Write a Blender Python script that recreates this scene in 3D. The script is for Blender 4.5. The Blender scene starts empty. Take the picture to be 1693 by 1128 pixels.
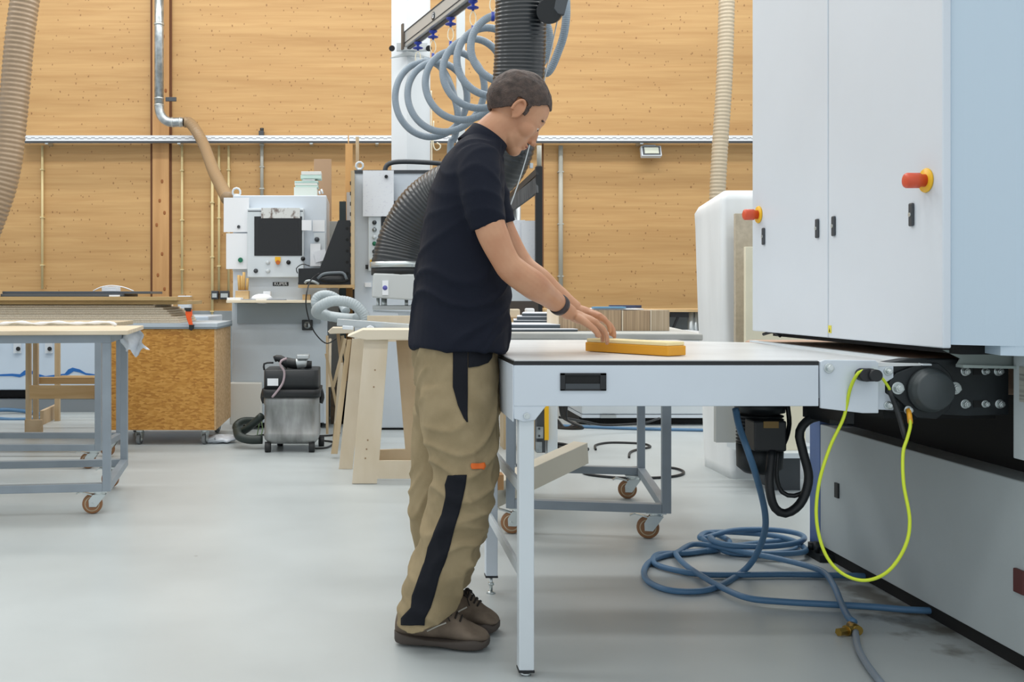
import bpy, bmesh, math, random
from mathutils import Vector, Matrix, noise
from mathutils.bvhtree import BVHTree
random.seed(7)
SC = bpy.context.scene
COL = SC.collection
V = Vector
PI = math.pi
# ---------------------------------------------------------------- camera
F = 1650.0; CX = 603.0; CY = 488.0; H = 1.1
cd = bpy.data.cameras.new('camera'); cam = bpy.data.objects.new('camera', cd); COL.objects.link(cam)
cam.location = (0, 0, H); cam.rotation_euler = (PI/2, 0, 0)
cd.sensor_width = 36; cd.lens = 36*F/1693
cd.shift_x = (846.5-CX)/1693; cd.shift_y = (CY-564)/1693
cd.clip_start = .05; cd.clip_end = 100
SC.camera = cam
# ---------------------------------------------------------------- light
SC.view_settings.view_transform = 'Standard'; SC.view_settings.look = 'None'
SC.view_settings.exposure = 0.0; SC.view_settings.gamma = 1
w = bpy.data.worlds.new('world'); SC.world = w; w.use_nodes = True
w.node_tree.nodes['Background'].inputs[0].default_value = (.90, .955, 1, 1)
w.node_tree.nodes['Background'].inputs[1].default_value = 0.92
def area(x, y, z, sx, sy, power, rot=(0, 0, 0), col=(1, .995, .985)):
    l = bpy.data.lights.new('ceiling_lamp', 'AREA'); l.shape = 'RECTANGLE'; l.size = sx; l.size_y = sy
    l.energy = power; l.color = col
    o = bpy.data.objects.new('ceiling_lamp', l); COL.objects.link(o); o.location = (x, y, z); o.rotation_euler = rot
for yy, pw in ((.6, 95), (3.2, 120), (5.8, 185), (8.4, 235), (10.3, 130)):
    area(0.2, yy, 5.6, 11, .35, pw)
# ---------------------------------------------------------------- helpers
def P(px, py, Y): return V(((px-CX)*Y/F, Y, H+(CY-py)*Y/F))
def lin(c):
    return tuple((x/255/12.92 if x/255 <= .04045 else ((x/255+.055)/1.055)**2.4) for x in c)+(1,)
MATS = {}
def mat(name, c, rough=.5, metal=0, var=0, vscale=(4, 4, 4), bump=0, bscale=60, spec=.5, c2=None, lo=.35, hi=.65, trans=0, emis=0, coat=0):
    if name in MATS: return MATS[name]
    m = bpy.data.materials.new(name); m.use_nodes = True; nt = m.node_tree; b = nt.nodes['Principled BSDF']
    b.inputs['Base Color'].default_value = lin(c); b.inputs['Roughness'].default_value = rough
    b.inputs['Metallic'].default_value = metal; b.inputs['Specular IOR Level'].default_value = spec
    b.inputs['Transmission Weight'].default_value = trans; b.inputs['Coat Weight'].default_value = coat
    tc = nt.nodes.new('ShaderNodeTexCoord')
    if c2 is None and var:
        c2 = tuple(max(0, x*(1-var)) for x in c)
    if c2 is not None:
        mp = nt.nodes.new('ShaderNodeMapping'); mp.inputs['Scale'].default_value = vscale
        n = nt.nodes.new('ShaderNodeTexNoise'); n.inputs['Scale'].default_value = 1; n.inputs['Detail'].default_value = 5
        r = nt.nodes.new('ShaderNodeValToRGB'); r.color_ramp.elements[0].position = lo; r.color_ramp.elements[1].position = hi
        r.color_ramp.elements[0].color = lin(c2); r.color_ramp.elements[1].color = lin(c)
        L = nt.links.new; L(tc.outputs['Object'], mp.inputs[0]); L(mp.outputs[0], n.inputs[0]); L(n.outputs[0], r.inputs[0]); L(r.outputs[0], b.inputs['Base Color'])
    if bump:
        n2 = nt.nodes.new('ShaderNodeTexNoise'); n2.inputs['Scale'].default_value = bscale; n2.inputs['Detail'].default_value = 4
        bp = nt.nodes.new('ShaderNodeBump'); bp.inputs['Strength'].default_value = bump; bp.inputs['Distance'].default_value = .004
        nt.links.new(tc.outputs['Object'], n2.inputs[0]); nt.links.new(n2.outputs[0], bp.inputs['Height']); nt.links.new(bp.outputs[0], b.inputs['Normal'])
    MATS[name] = m
    return m
class MB:
    def __init__(s): s.v = []; s.f = []; s.s = []
    def add(s, vs, fs, sm=False):
        n = len(s.v); s.v += [tuple(x) for x in vs]; s.f += [tuple(i+n for i in f) for f in fs]; s.s += [sm]*len(fs); return s
    def box(s, x0, x1, y0, y1, z0, z1):
        vs = [(x, y, z) for x in (x0, x1) for y in (y0, y1) for z in (z0, z1)]
        return s.add(vs, [(0, 1, 3, 2), (4, 6, 7, 5), (0, 4, 5, 1), (2, 3, 7, 6), (0, 2, 6, 4), (1, 5, 7, 3)])
    def obox(s, c, ax, h):
        c = V(c); vs = [c+ax[0]*(h[0]*i)+ax[1]*(h[1]*j)+ax[2]*(h[2]*k) for i in (-1, 1) for j in (-1, 1) for k in (-1, 1)]
        return s.add(vs, [(0, 1, 3, 2), (4, 6, 7, 5), (0, 4, 5, 1), (2, 3, 7, 6), (0, 2, 6, 4), (1, 5, 7, 3)])
    def bar(s, p0, p1, w, h, up=(0, 0, 1)):
        p0 = V(p0); p1 = V(p1); d = (p1-p0); L = d.length; d.normalize(); sd = d.cross(V(up))
        if sd.length < 1e-4: sd = d.cross(V((0, 1, 0)))
        sd.normalize(); u = sd.cross(d)
        return s.obox((p0+p1)/2, (d, sd, u), (L/2, w/2, h/2))
    def prism(s, pts, plane, a, b):
        n = len(pts)
        def m(p, t): return {'xz': (p[0], t, p[1]), 'xy': (p[0], p[1], t), 'yz': (t, p[0], p[1])}[plane]
        vs = [m(p, a) for p in pts]+[m(p, b) for p in pts]
        fs = [tuple(range(n)), tuple(range(2*n-1, n-1, -1))]+[(i, i+n, (i+1) % n+n, (i+1) % n) for i in range(n)]
        return s.add(vs, fs)
    def cyl(s, p0, p1, r0, r1=None, seg=20, sm=True):
        r1 = r0 if r1 is None else r1; p0 = V(p0); p1 = V(p1); d = (p1-p0).normalized()
        u = d.orthogonal().normalized(); w_ = d.cross(u); vs = []
        for p, r in ((p0, r0), (p1, r1)):
            vs += [p+(u*math.cos(2*PI*i/seg)+w_*math.sin(2*PI*i/seg))*r for i in range(seg)]
        s.add(vs, [(i, (i+1) % seg, (i+1) % seg+seg, i+seg) for i in range(seg)], sm)
        k = len(s.v)-2*seg
        s.f += [tuple(k+i for i in reversed(range(seg))), tuple(k+seg+i for i in range(seg))]; s.s += [False, False]
        return s
    def rings(s, rs, sm=True, caps=True):
        n = len(rs[0]); vs = [p for r in rs for p in r]
        fs = [(a*n+i, a*n+(i+1) % n, (a+1)*n+(i+1) % n, (a+1)*n+i) for a in range(len(rs)-1) for i in range(n)]
        if caps: fs += [tuple(reversed(range(n))), tuple((len(rs)-1)*n+i for i in range(n))]
        return s.add(vs, fs, sm)
    def tube(s, pts, r, seg=10, step=.02, rib=None, smooth=True):
        pts = [V(p) for p in pts]; pts = spline(pts, step if rib is None else rib[0]/4) if smooth else pts
        T = [(pts[min(i+1, len(pts)-1)]-pts[max(i-1, 0)]).normalized() for i in range(len(pts))]
        u = T[0].orthogonal().normalized(); rs = []; am = (0, .7, 1, .7)
        for i, (p, t) in enumerate(zip(pts, T)):
            u = (u-t*u.dot(t)).normalized(); v = t.cross(u)
            rr = (r(i/(len(pts)-1)) if callable(r) else r)+(rib[1]*am[i % 4] if rib else 0)
            rs.append([p+(u*math.cos(2*PI*k/seg)+v*math.sin(2*PI*k/seg))*rr for k in range(seg)])
        return s.rings(rs)
    def ell(s, c, r, R=None, nu=20, nv=12):
        c = V(c); rs = []
        for j in range(1, nv):
            a = PI*j/nv
            ring = []
            for i in range(nu):
                q = V((r[0]*math.sin(a)*math.cos(2*PI*i/nu), r[1]*math.sin(a)*math.sin(2*PI*i/nu), -r[2]*math.cos(a)))
                if R is not None: q = R @ q
                ring.append(c+q)
            rs.append(ring)
        return s.rings(rs)
    def lathe(s, prof, o, ax=(0, 0, 1), seg=24):
        o = V(o); d = V(ax).normalized(); u = d.orthogonal().normalized(); w_ = d.cross(u)
        return s.rings([[o+d*h+(u*math.cos(2*PI*i/seg)+w_*math.sin(2*PI*i/seg))*max(r, 1e-4) for i in range(seg)] for r, h in prof])
    def build(s, name, m, parent=None, bevel=0, origin=None, angle=None):
        me = bpy.data.meshes.new(name)
        o = V(origin) if origin is not None else (WO[parent.name] if parent else V((0, 0, 0)))
        me.from_pydata([tuple(V(v)-o) for v in s.v], [], s.f)
        me.polygons.foreach_set('use_smooth', s.s)
        bm = bmesh.new(); bm.from_mesh(me); bmesh.ops.recalc_face_normals(bm, faces=bm.faces); bm.to_mesh(me); bm.free()
        if m: me.materials.append(m)
        ob = bpy.data.objects.new(name, me); COL.objects.link(ob)
        if parent: ob.parent = parent
        else: ob.location = o
        WO[ob.name] = o
        if bevel:
            b = ob.modifiers.new('bevel', 'BEVEL'); b.width = bevel; b.segments = 2; b.limit_method = 'ANGLE'; b.angle_limit = .7
        return ob
WO = {}
def spline(p, step):
    if len(p) < 3:
        n = max(2, int((p[1]-p[0]).length/step)+1); return [p[0].lerp(p[1], i/(n-1)) for i in range(n)]
    q = [p[0]*2-p[1]]+list(p)+[p[-1]*2-p[-2]]; fine = []
    for i in range(1, len(q)-2):
        a, b, c, d = q[i-1:i+3]
        for k in range(24):
            t = k/24; fine.append(.5*((2*b)+(c-a)*t+(2*a-5*b+4*c-d)*t*t+(3*b-3*c+d-a)*t**3))
    fine.append(q[-2]); L = [0]
    for i in range(1, len(fine)): L.append(L[-1]+(fine[i]-fine[i-1]).length)
    n = max(3, int(L[-1]/step)+1); out = []; j = 0
    for i in range(n):
        t = L[-1]*i/(n-1)
        while j < len(L)-2 and L[j+1] < t: j += 1
        e = L[j+1]-L[j]; out.append(fine[j].lerp(fine[j+1], (t-L[j])/e if e > 1e-9 else 0))
    return out
def tag(o, label, cat, group=None, kind=None):
    if label: o['label'] = label
    if cat: o['category'] = cat
    if group: o['group'] = group
    if kind: o['kind'] = kind
    return o
def root(name, label, cat, loc, rz=0, group=None):
    o = bpy.data.objects.new(name, None); COL.objects.link(o); o.location = loc; o.rotation_euler = (0, 0, rz)
    o.empty_display_size = .1; WO[o.name] = V(loc); return tag(o, label, cat, group)
def struct(mb, name, m, **k):
    o = mb.build(name, m, **k); o['kind'] = 'structure'; return o
def dup(r, loc, label, rz=None):
    def cp(o, par):
        c = o.copy(); COL.objects.link(c); c.parent = par
        for ch in list(o.children): cp(ch, c)
        return c
    c = cp(r, None); c.location = loc; c['label'] = label
    if rz is not None: c.rotation_euler = (0, 0, rz)
    return c
def text(name, s, size, loc, rot, m, parent, ext=.001):
    c = bpy.data.curves.new(name, 'FONT'); c.body = s; c.size = size; c.extrude = ext; c.align_x = 'CENTER'; c.align_y = 'CENTER'
    t = bpy.data.objects.new(name, c); COL.objects.link(t); dg = bpy.context.evaluated_depsgraph_get(); dg.update()
    me = bpy.data.meshes.new_from_object(t.evaluated_get(dg)); bpy.data.objects.remove(t)
    me.transform(Matrix.Translation(V(loc)-WO[parent.name]) @ rot.to_4x4()); me.materials.clear(); me.materials.append(m)
    o = bpy.data.objects.new(name, me); COL.objects.link(o); o.parent = parent; WO[o.name] = WO[parent.name]; return o
RFRONT = Matrix.Rotation(PI/2, 3, 'X')           # text facing -Y
def remesh(mb, voxel, smooth=6, factor=.5):
    me = bpy.data.meshes.new('tmp'); me.from_pydata(mb.v, [], mb.f)
    bm = bmesh.new(); bm.from_mesh(me); bmesh.ops.recalc_face_normals(bm, faces=bm.faces); bm.to_mesh(me); bm.free()
    o = bpy.data.objects.new('tmp', me); COL.objects.link(o)
    r = o.modifiers.new('r', 'REMESH'); r.mode = 'VOXEL'; r.voxel_size = voxel
    if smooth:
        s = o.modifiers.new('s', 'SMOOTH'); s.iterations = smooth; s.factor = factor
    dg = bpy.context.evaluated_depsgraph_get(); dg.update()
    out = bpy.data.meshes.new_from_object(o.evaluated_get(dg)); bpy.data.objects.remove(o)
    return out
def meshpart(name, me, m, parent, disp=None):
    o = WO[parent.name]
    if disp:
        ns = [v.normal.copy() for v in me.vertices]
        for v, n in zip(me.vertices, ns): v.co = v.co+n*disp(v.co, n)
    if disp:
        b_ = bmesh.new(); b_.from_mesh(me)
        for _ in range(3): bmesh.ops.smooth_vert(b_, verts=b_.verts, factor=.5, use_axis_x=True, use_axis_y=True, use_axis_z=True)
        b_.to_mesh(me); b_.free()
    for v in me.vertices: v.co = v.co-o
    me.polygons.foreach_set('use_smooth', [True]*len(me.polygons)); me.materials.clear()
    if m: me.materials.append(m)
    ob = bpy.data.objects.new(name, me); COL.objects.link(ob); ob.parent = parent; WO[ob.name] = o; return ob
# ---------------------------------------------------------------- materials
def wall_mat():
    m = bpy.data.materials.new('spruce_panel'); m.use_nodes = True; nt = m.node_tree; N = nt.nodes.new; L = nt.links.new
    b = nt.nodes['Principled BSDF']; b.inputs['Roughness'].default_value = .55
    tc = N('ShaderNodeTexCoord'); sep = N('ShaderNodeSeparateXYZ'); L(tc.outputs['Object'], sep.inputs[0])
    def math_(op, a, bb=None):
        n = N('ShaderNodeMath'); n.operation = op
        for i, x in enumerate((a, bb)):
            if x is None: continue
            if isinstance(x, (int, float)): n.inputs[i].default_value = x
            else: L(x, n.inputs[i])
        return n.outputs[0]
    def mixc(f, a, c, blend='MIX'):
        n = N('ShaderNodeMix'); n.data_type = 'RGBA'; n.blend_type = blend
        if isinstance(f, float): n.inputs[0].default_value = f
        else: L(f, n.inputs[0])
        for i, x in ((6, a), (7, c)):
            if isinstance(x, tuple): n.inputs[i].default_value = x
            else: L(x, n.inputs[i])
        return n.outputs[2]
    band = math_('FLOOR', math_('DIVIDE', sep.outputs[2], .145))
    wn = N('ShaderNodeTexWhiteNoise'); wn.noise_dimensions = '1D'; L(band, wn.inputs['W'])
    mp = N('ShaderNodeMapping'); mp.inputs['Scale'].default_value = (.7, 1, 16); L(tc.outputs['Object'], mp.inputs[0])
    g = N('ShaderNodeTexNoise'); g.inputs['Scale'].default_value = 1.6; g.inputs['Detail'].default_value = 6; g.inputs['Distortion'].default_value = .4; L(mp.outputs[0], g.inputs[0])
    rp = N('ShaderNodeValToRGB'); rp.color_ramp.elements[0].position = .3; rp.color_ramp.elements[1].position = .72
    rp.color_ramp.elements[0].color = lin((190, 148, 94)); rp.color_ramp.elements[1].color = lin((205, 166, 111)); L(g.outputs[0], rp.inputs[0])
    bandc = N('ShaderNodeValToRGB'); bandc.color_ramp.elements[0].color = (.92, .91, .89, 1); bandc.color_ramp.elements[1].color = (1, 1, 1, 1); L(wn.outputs[0], bandc.inputs[0])
    col = mixc(1.0, rp.outputs[0], bandc.outputs[0], 'MULTIPLY')
    # seams between the horizontal lamellas
    fr = math_('FRACT', math_('DIVIDE', sep.outputs[2], .145))
    # knots
    dist = N('ShaderNodeTexNoise'); dist.inputs['Scale'].default_value = 14
    L(tc.outputs['Object'], dist.inputs[0])
    cxz = N('ShaderNodeCombineXYZ'); L(sep.outputs[0], cxz.inputs[0]); L(sep.outputs[2], cxz.inputs[1])
    for sc, th, off in ((2.3, .030, 0), (3.3, .034, 7.3), (2.6, .026, 3.1), (4.1, .036, 11.7)):
        mk = N('ShaderNodeMapping'); mk.inputs['Scale'].default_value = (sc*1.25, sc*.85, 1); mk.inputs['Location'].default_value = (off, off*.7, 0)
        L(cxz.outputs[0], mk.inputs[0])
        ad = N('ShaderNodeVectorMath'); ad.operation = 'ADD'; L(mk.outputs[0], ad.inputs[0])
        sc_ = N('ShaderNodeVectorMath'); sc_.operation = 'SCALE'; sc_.inputs['Scale'].default_value = .07; L(dist.outputs['Color'], sc_.inputs[0]); L(sc_.outputs[0], ad.inputs[1])
        vo = N('ShaderNodeTexVoronoi'); vo.voronoi_dimensions = '2D'; vo.inputs['Scale'].default_value = 1; L(ad.outputs[0], vo.inputs[0])
        k = N('ShaderNodeValToRGB'); k.color_ramp.elements[0].position = th*.5; k.color_ramp.elements[1].position = th
        k.color_ramp.elements[0].color = (.7, .7, .7, 1); k.color_ramp.elements[1].color = (0, 0, 0, 1); L(vo.outputs['Distance'], k.inputs[0])
        col = mixc(k.outputs[0], col, lin((116, 70, 32)))
    st = N('ShaderNodeTexNoise'); st.inputs['Scale'].default_value = .9; st.inputs['Detail'].default_value = 3
    ms = N('ShaderNodeMapping'); ms.inputs['Scale'].default_value = (.35, 1, 5); L(tc.outputs['Object'], ms.inputs[0]); L(ms.outputs[0], st.inputs[0])
    sr = N('ShaderNodeValToRGB'); sr.color_ramp.elements[0].position = .3; sr.color_ramp.elements[1].position = .55
    sr.color_ramp.elements[0].color = (.9, .88, .85, 1); sr.color_ramp.elements[1].color = (1, 1, 1, 1); L(st.outputs[0], sr.inputs[0])
    col = mixc(1.0, col, sr.outputs[0], 'MULTIPLY')
    L(col, b.inputs['Base Color'])
    return m
WALLM = wall_mat()
def osb_mat():
    m = bpy.data.materials.new('osb'); m.use_nodes = True; nt = m.node_tree; N = nt.nodes.new; L = nt.links.new
    b = nt.nodes['Principled BSDF']; b.inputs['Roughness'].default_value = .6
    tc = N('ShaderNodeTexCoord'); n = N('ShaderNodeTexNoise'); n.inputs['Scale'].default_value = 7; n.inputs['Detail'].default_value = 3
    L(tc.outputs['Object'], n.inputs[0])
    ad = N('ShaderNodeVectorMath'); ad.operation = 'MULTIPLY_ADD'; L(n.outputs['Color'], ad.inputs[0]); ad.inputs[1].default_value = (.05, .05, .03); L(tc.outputs['Object'], ad.inputs[2])
    mp = N('ShaderNodeMapping'); mp.inputs['Scale'].default_value = (26, 26, 75); L(ad.outputs[0], mp.inputs[0])
    vo = N('ShaderNodeTexVoronoi'); vo.inputs['Scale'].default_value = 1.3; L(mp.outputs[0], vo.inputs[0])
    sp = N('ShaderNodeSeparateColor'); L(vo.outputs['Color'], sp.inputs[0])
    r = N('ShaderNodeValToRGB'); e = r.color_ramp.elements; e[0].color = lin((168, 112, 42)); e[1].color = lin((208, 154, 76)); e[0].position = 0; e[1].position = 1
    e2 = r.color_ramp.elements.new(.45); e2.color = lin((190, 134, 56)); L(sp.outputs[0], r.inputs[0]); L(r.outputs[0], b.inputs['Base Color'])
    return m
OSB = osb_mat()
M_floor = None
def floor_mat():
    m = bpy.data.materials.new('epoxy_floor'); m.use_nodes = True; nt = m.node_tree; N = nt.nodes.new; L = nt.links.new
    b = nt.nodes['Principled BSDF']
    tc = N('ShaderNodeTexCoord'); n = N('ShaderNodeTexNoise'); n.inputs['Scale'].default_value = 1.1; n.inputs['Detail'].default_value = 6; L(tc.outputs['Object'], n.inputs[0])
    r = N('ShaderNodeValToRGB'); r.color_ramp.elements[0].position = .35; r.color_ramp.elements[1].position = .65
    r.color_ramp.elements[0].color = lin((176, 183, 184)); r.color_ramp.elements[1].color = lin((189, 196, 197)); L(n.outputs[0], r.inputs[0])
    # small scuffs
    v = N('ShaderNodeTexVoronoi'); v.inputs['Scale'].default_value = 2.2; L(tc.outputs['Object'], v.inputs[0])
    k = N('ShaderNodeValToRGB'); k.color_ramp.elements[0].position = .012; k.color_ramp.elements[1].position = .024
    k.color_ramp.elements[0].color = (.6, .6, .6, 1); k.color_ramp.elements[1].color = (0, 0, 0, 1); L(v.outputs['Distance'], k.inputs[0])
    # dark brown patch with a noisy edge beside the sander's foot
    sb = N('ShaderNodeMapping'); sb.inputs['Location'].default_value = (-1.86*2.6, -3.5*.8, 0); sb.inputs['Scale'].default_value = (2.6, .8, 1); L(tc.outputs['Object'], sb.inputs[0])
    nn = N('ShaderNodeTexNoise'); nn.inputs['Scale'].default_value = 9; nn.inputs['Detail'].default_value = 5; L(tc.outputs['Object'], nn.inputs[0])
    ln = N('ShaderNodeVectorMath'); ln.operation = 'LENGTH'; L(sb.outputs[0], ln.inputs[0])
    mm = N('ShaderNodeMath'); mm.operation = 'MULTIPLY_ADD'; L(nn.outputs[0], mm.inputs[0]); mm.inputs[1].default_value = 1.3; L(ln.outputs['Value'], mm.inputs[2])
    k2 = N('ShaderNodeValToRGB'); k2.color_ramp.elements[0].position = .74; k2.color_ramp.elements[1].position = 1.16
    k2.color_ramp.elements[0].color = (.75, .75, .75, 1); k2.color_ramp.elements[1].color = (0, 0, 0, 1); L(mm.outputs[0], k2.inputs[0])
    def mix(f, a, c):
        q = N('ShaderNodeMix'); q.data_type = 'RGBA'; L(f, q.inputs[0]); L(a, q.inputs[6]); q.inputs[7].default_value = c; return q.outputs[2]
    c = mix(k.outputs[0], r.outputs[0], lin((120, 125, 125)))
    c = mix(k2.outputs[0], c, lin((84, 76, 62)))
    L(c, b.inputs['Base Color']); b.inputs['Roughness'].default_value = .34; b.inputs['Specular IOR Level'].default_value = .45
    return m
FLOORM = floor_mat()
WHITE = mat('machine_white', (213, 221, 226), .42, var=.025, vscale=(2, 2, 2))
GREYW = mat('machine_grey_white', (212, 221, 230), .42, var=.03, vscale=(2, 2, 2))
PANEL = mat('door_white', (214, 222, 230), .36, var=.02, vscale=(1.5, 1.5, 1.5))
LAMIN = mat('table_laminate', (226, 229, 230), .3, var=.05, vscale=(3, 6, 3))
SIDEB = mat('side_blue_white', (190, 208, 222), .35)
BASEG = mat('base_grey', (196, 205, 207), .45, var=.05, vscale=(2, 2, 2))
BLUEP = mat('blue_paint', (98, 124, 176), .45)
STEELG = mat('frame_grey', (142, 152, 161), .42, var=.05, vscale=(6, 6, 6))
STEELG2 = mat('frame_grey_dark', (96, 104, 112), .42, var=.05, vscale=(6, 6, 6))
GALV = mat('galvanised', (190, 196, 198), .32, .75, c2=(150, 158, 162), vscale=(14, 14, 14))
TRAYM = mat('tray_zinc', (222, 227, 232), .45, .15)
ZINC = mat('zinc', (205, 212, 212), .3, .8)
ALU = mat('aluminium', (190, 196, 198), .35, .6)
BLACK = mat('black_plastic', (24, 27, 30), .42)
BLACKM = mat('matte_black', (16, 17, 18), .75)
DARKM = mat('dark_steel', (44, 49, 52), .42, .3, var=.2, vscale=(9, 9, 9))
DGREY = mat('dark_grey', (62, 67, 72), .5)
RUBBER = mat('rubber', (38, 40, 42), .6)
RED = mat('button_red', (214, 84, 52), .4)
YEL = mat('button_yellow', (240, 186, 30), .4)
ORANGE = mat('clamp_orange', (240, 92, 28), .45)
GREEN = mat('button_green', (20, 110, 80), .4)
PAPER = mat('paper', (236, 239, 243), .7)
PAPERG = mat('paper_print', (228, 232, 238), .7, c2=(218, 221, 230), vscale=(50, 50, 90), lo=.36, hi=.38)
MDF = mat('mdf', (188, 158, 108), .65, var=.08, vscale=(3, 3, 30))
CHIP = mat('chipboard', (232, 219, 198), .75, c2=(206, 190, 164), vscale=(170, 170, 170), lo=.3, hi=.6)
PINE = mat('pine', (202, 182, 150), .6, c2=(182, 158, 122), vscale=(14, 14, 1.6))
PINEH = mat('pine_horizontal', (216, 188, 142), .6, c2=(190, 154, 104), vscale=(1.6, 14, 14))
BIRCH = mat('birch_ply', (224, 211, 190), .6, c2=(212, 196, 170), vscale=(5, 5, 2))
BIRCHD = mat('birch_ply_tan', (200, 178, 146), .6, c2=(182, 156, 122), vscale=(5, 5, 2))
POSTW = mat('post_wood', (214, 164, 102), .55, c2=(190, 136, 76), vscale=(12, 12, 1))
CREAM = mat('cream_board', (242, 234, 208), .6, var=.03)
GREYB = mat('grey_board', (200, 188, 168), .7, c2=(186, 174, 154), vscale=(40, 40, 40))
CONC = mat('plinth_grey', (142, 150, 154), .7, var=.08)
PVC = mat('conduit_cream', (214, 196, 146), .5)
PVCG = mat('conduit_grey', (178, 178, 168), .5)
GHOSE = mat('grey_hose', (132, 146, 158), .45)
LHOSE = mat('light_grey_hose', (176, 186, 190), .45)
BHOSE = mat('black_hose', (26, 31, 35), .3, spec=.7)
DHOSE = mat('dusty_hose', (74, 76, 74), .5, c2=(104, 102, 86), vscale=(3, 3, 3))
THOSE = mat('translucent_hose', (160, 138, 112), .35, c2=(146, 126, 102), vscale=(4, 4, 1))
BRHOSE = mat('brown_hose', (146, 122, 92), .4)
BLUEH = mat('blue_hose', (84, 124, 160), .42)
BLUED = mat('blue_clip', (40, 64, 160), .4)
YGC = mat('yellow_green_cable', (196, 214, 44), .4)
BELT = mat('conveyor_belt', (206, 172, 148), .75, var=.15, vscale=(2, 1, 2))
BRASS = mat('brass', (170, 140, 70), .35, .9)
WRAP = mat('white_wrap', (242, 245, 246), .55, var=.04, vscale=(6, 6, 1))
BAG = mat('plastic_film', (222, 228, 236), .25)
SCREEN = mat('screen', (18, 20, 22), .2)
TYRE = mat('caster_tyre', (150, 106, 70), .5)
POLY = mat('caster_hub', (196, 178, 150), .5)
STAIN = mat('stainless', (168, 170, 170), .42, .55, c2=(112, 114, 112), vscale=(9, 9, 3), lo=.3, hi=.6)
SKIN = mat('skin', (200, 150, 116), .5, c2=(190, 134, 100), vscale=(12, 12, 12))
HAIR = mat('hair', (86, 70, 62), .65, c2=(58, 46, 41), vscale=(60, 60, 60), bump=.9, bscale=320)
SHIRT = mat('navy_shirt', (24, 28, 40), .85, bump=.2, bscale=500, spec=.2)
TROU = mat('khaki', (160, 143, 112), .85, c2=(146, 130, 100), vscale=(14, 14, 14), bump=.25, bscale=500, spec=.2)
TBLK = mat('black_fabric', (26, 28, 34), .85, bump=.2, bscale=500, spec=.2)
SHOE = mat('brown_suede', (128, 114, 100), .85, c2=(106, 94, 82), vscale=(20, 20, 20), spec=.2)
SOLE = mat('sole', (74, 66, 60), .7)
BLOCKO = mat('sanding_block_orange', (226, 158, 36), .5)
BLOCKC = mat('sanding_block_cream', (240, 222, 168), .5)
VENEER = mat('veneer_stack', (190, 164, 132), .65, c2=(148, 124, 98), vscale=(120, 1, 1.5), lo=.3, hi=.65)
# ================================================================= SETTING
YW = 11.5
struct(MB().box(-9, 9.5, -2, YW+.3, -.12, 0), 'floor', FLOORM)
PLZ = P(0, 514, YW).z
TRZ = P(0, 236, YW).z
struct(MB().box(-9, 9.5, YW, YW+.3, PLZ, TRZ).box(-9, 9.5, YW+.015, YW+.3, TRZ, 6.2), 'wall_back', WALLM)
struct(MB().box(-9, 9.5, YW-.05, YW+.3, 0, PLZ), 'trim_1', CONC, bevel=.006)
struct(MB().box(-9, 9.5, -2, YW+.3, 6.2, 6.4), 'ceiling', mat('ceiling_white', (214, 214, 208), .8))
x0 = P(250, 0, YW).x; x1 = P(283, 0, YW).x
pm = mat('pillar_wood', (204, 158, 104), .55, c2=(186, 140, 88), vscale=(14, 14, .8))
struct(MB().box(x0+.02, x1-.02, YW-.03, YW+.05, PLZ, 6.2), 'trim_2', pm, bevel=.004)
struct(MB().box(x0-.008, x0+.02, YW-.006, YW+.04, PLZ, 6.2).box(x1-.02, x1+.008, YW-.006, YW+.04, PLZ, 6.2)
       .box(P(896, 0, YW).x, P(896, 0, YW).x+.018, YW-.004, YW+.03, PLZ, TRZ), 'trim_3', mat('joint_dark_strip', (104, 64, 34), .7))  # dark brown strips along the pillar edges and the panel joint
KN = MB()
for px, py in ((268, 300), (264, 332), (272, 352), (259, 372), (270, 60), (262, 105), (274, 150), (268, 420), (261, 455), (272, 478)):
    KN.ell(P(px, py, YW-.03), (.016, .0015, .026), nu=10, nv=6)
struct(KN, 'trim_4', mat('knot', (150, 92, 44), .6))
# cable tray
def tray_mat(z0, z1):
    m = bpy.data.materials.new('slotted_tray'); m.use_nodes = True; nt = m.node_tree; N = nt.nodes.new; L = nt.links.new
    b = nt.nodes['Principled BSDF']; b.inputs['Roughness'].default_value = .45; b.inputs['Metallic'].default_value = .15
    tc = N('ShaderNodeTexCoord'); sp = N('ShaderNodeSeparateXYZ'); L(tc.outputs['Object'], sp.inputs[0])
    def mt(op, a, c):
        n = N('ShaderNodeMath'); n.operation = op
        for i, x in enumerate((a, c)):
            if isinstance(x, (int, float)): n.inputs[i].default_value = x
            else: L(x, n.inputs[i])
        return n.outputs[0]
    tot = None
    for off, za, zb in ((0, z1-.034, z1-.022), (.5, z0+.044, z0+.054)):
        fx_ = mt('FRACT', mt('ADD', mt('DIVIDE', mt('ADD', sp.outputs[0], 50), .085), off), 0)
        k = mt('MULTIPLY', mt('LESS_THAN', fx_, .5), mt('MULTIPLY', mt('GREATER_THAN', sp.outputs[2], za), mt('LESS_THAN', sp.outputs[2], zb)))
        tot = k if tot is None else mt('MAXIMUM', tot, k)
    q = N('ShaderNodeMix'); q.data_type = 'RGBA'; L(tot, q.inputs[0]); q.inputs[6].default_value = lin((226, 230, 234)); q.inputs[7].default_value = lin((150, 156, 162))
    L(q.outputs[2], b.inputs['Base Color']); return m
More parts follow.
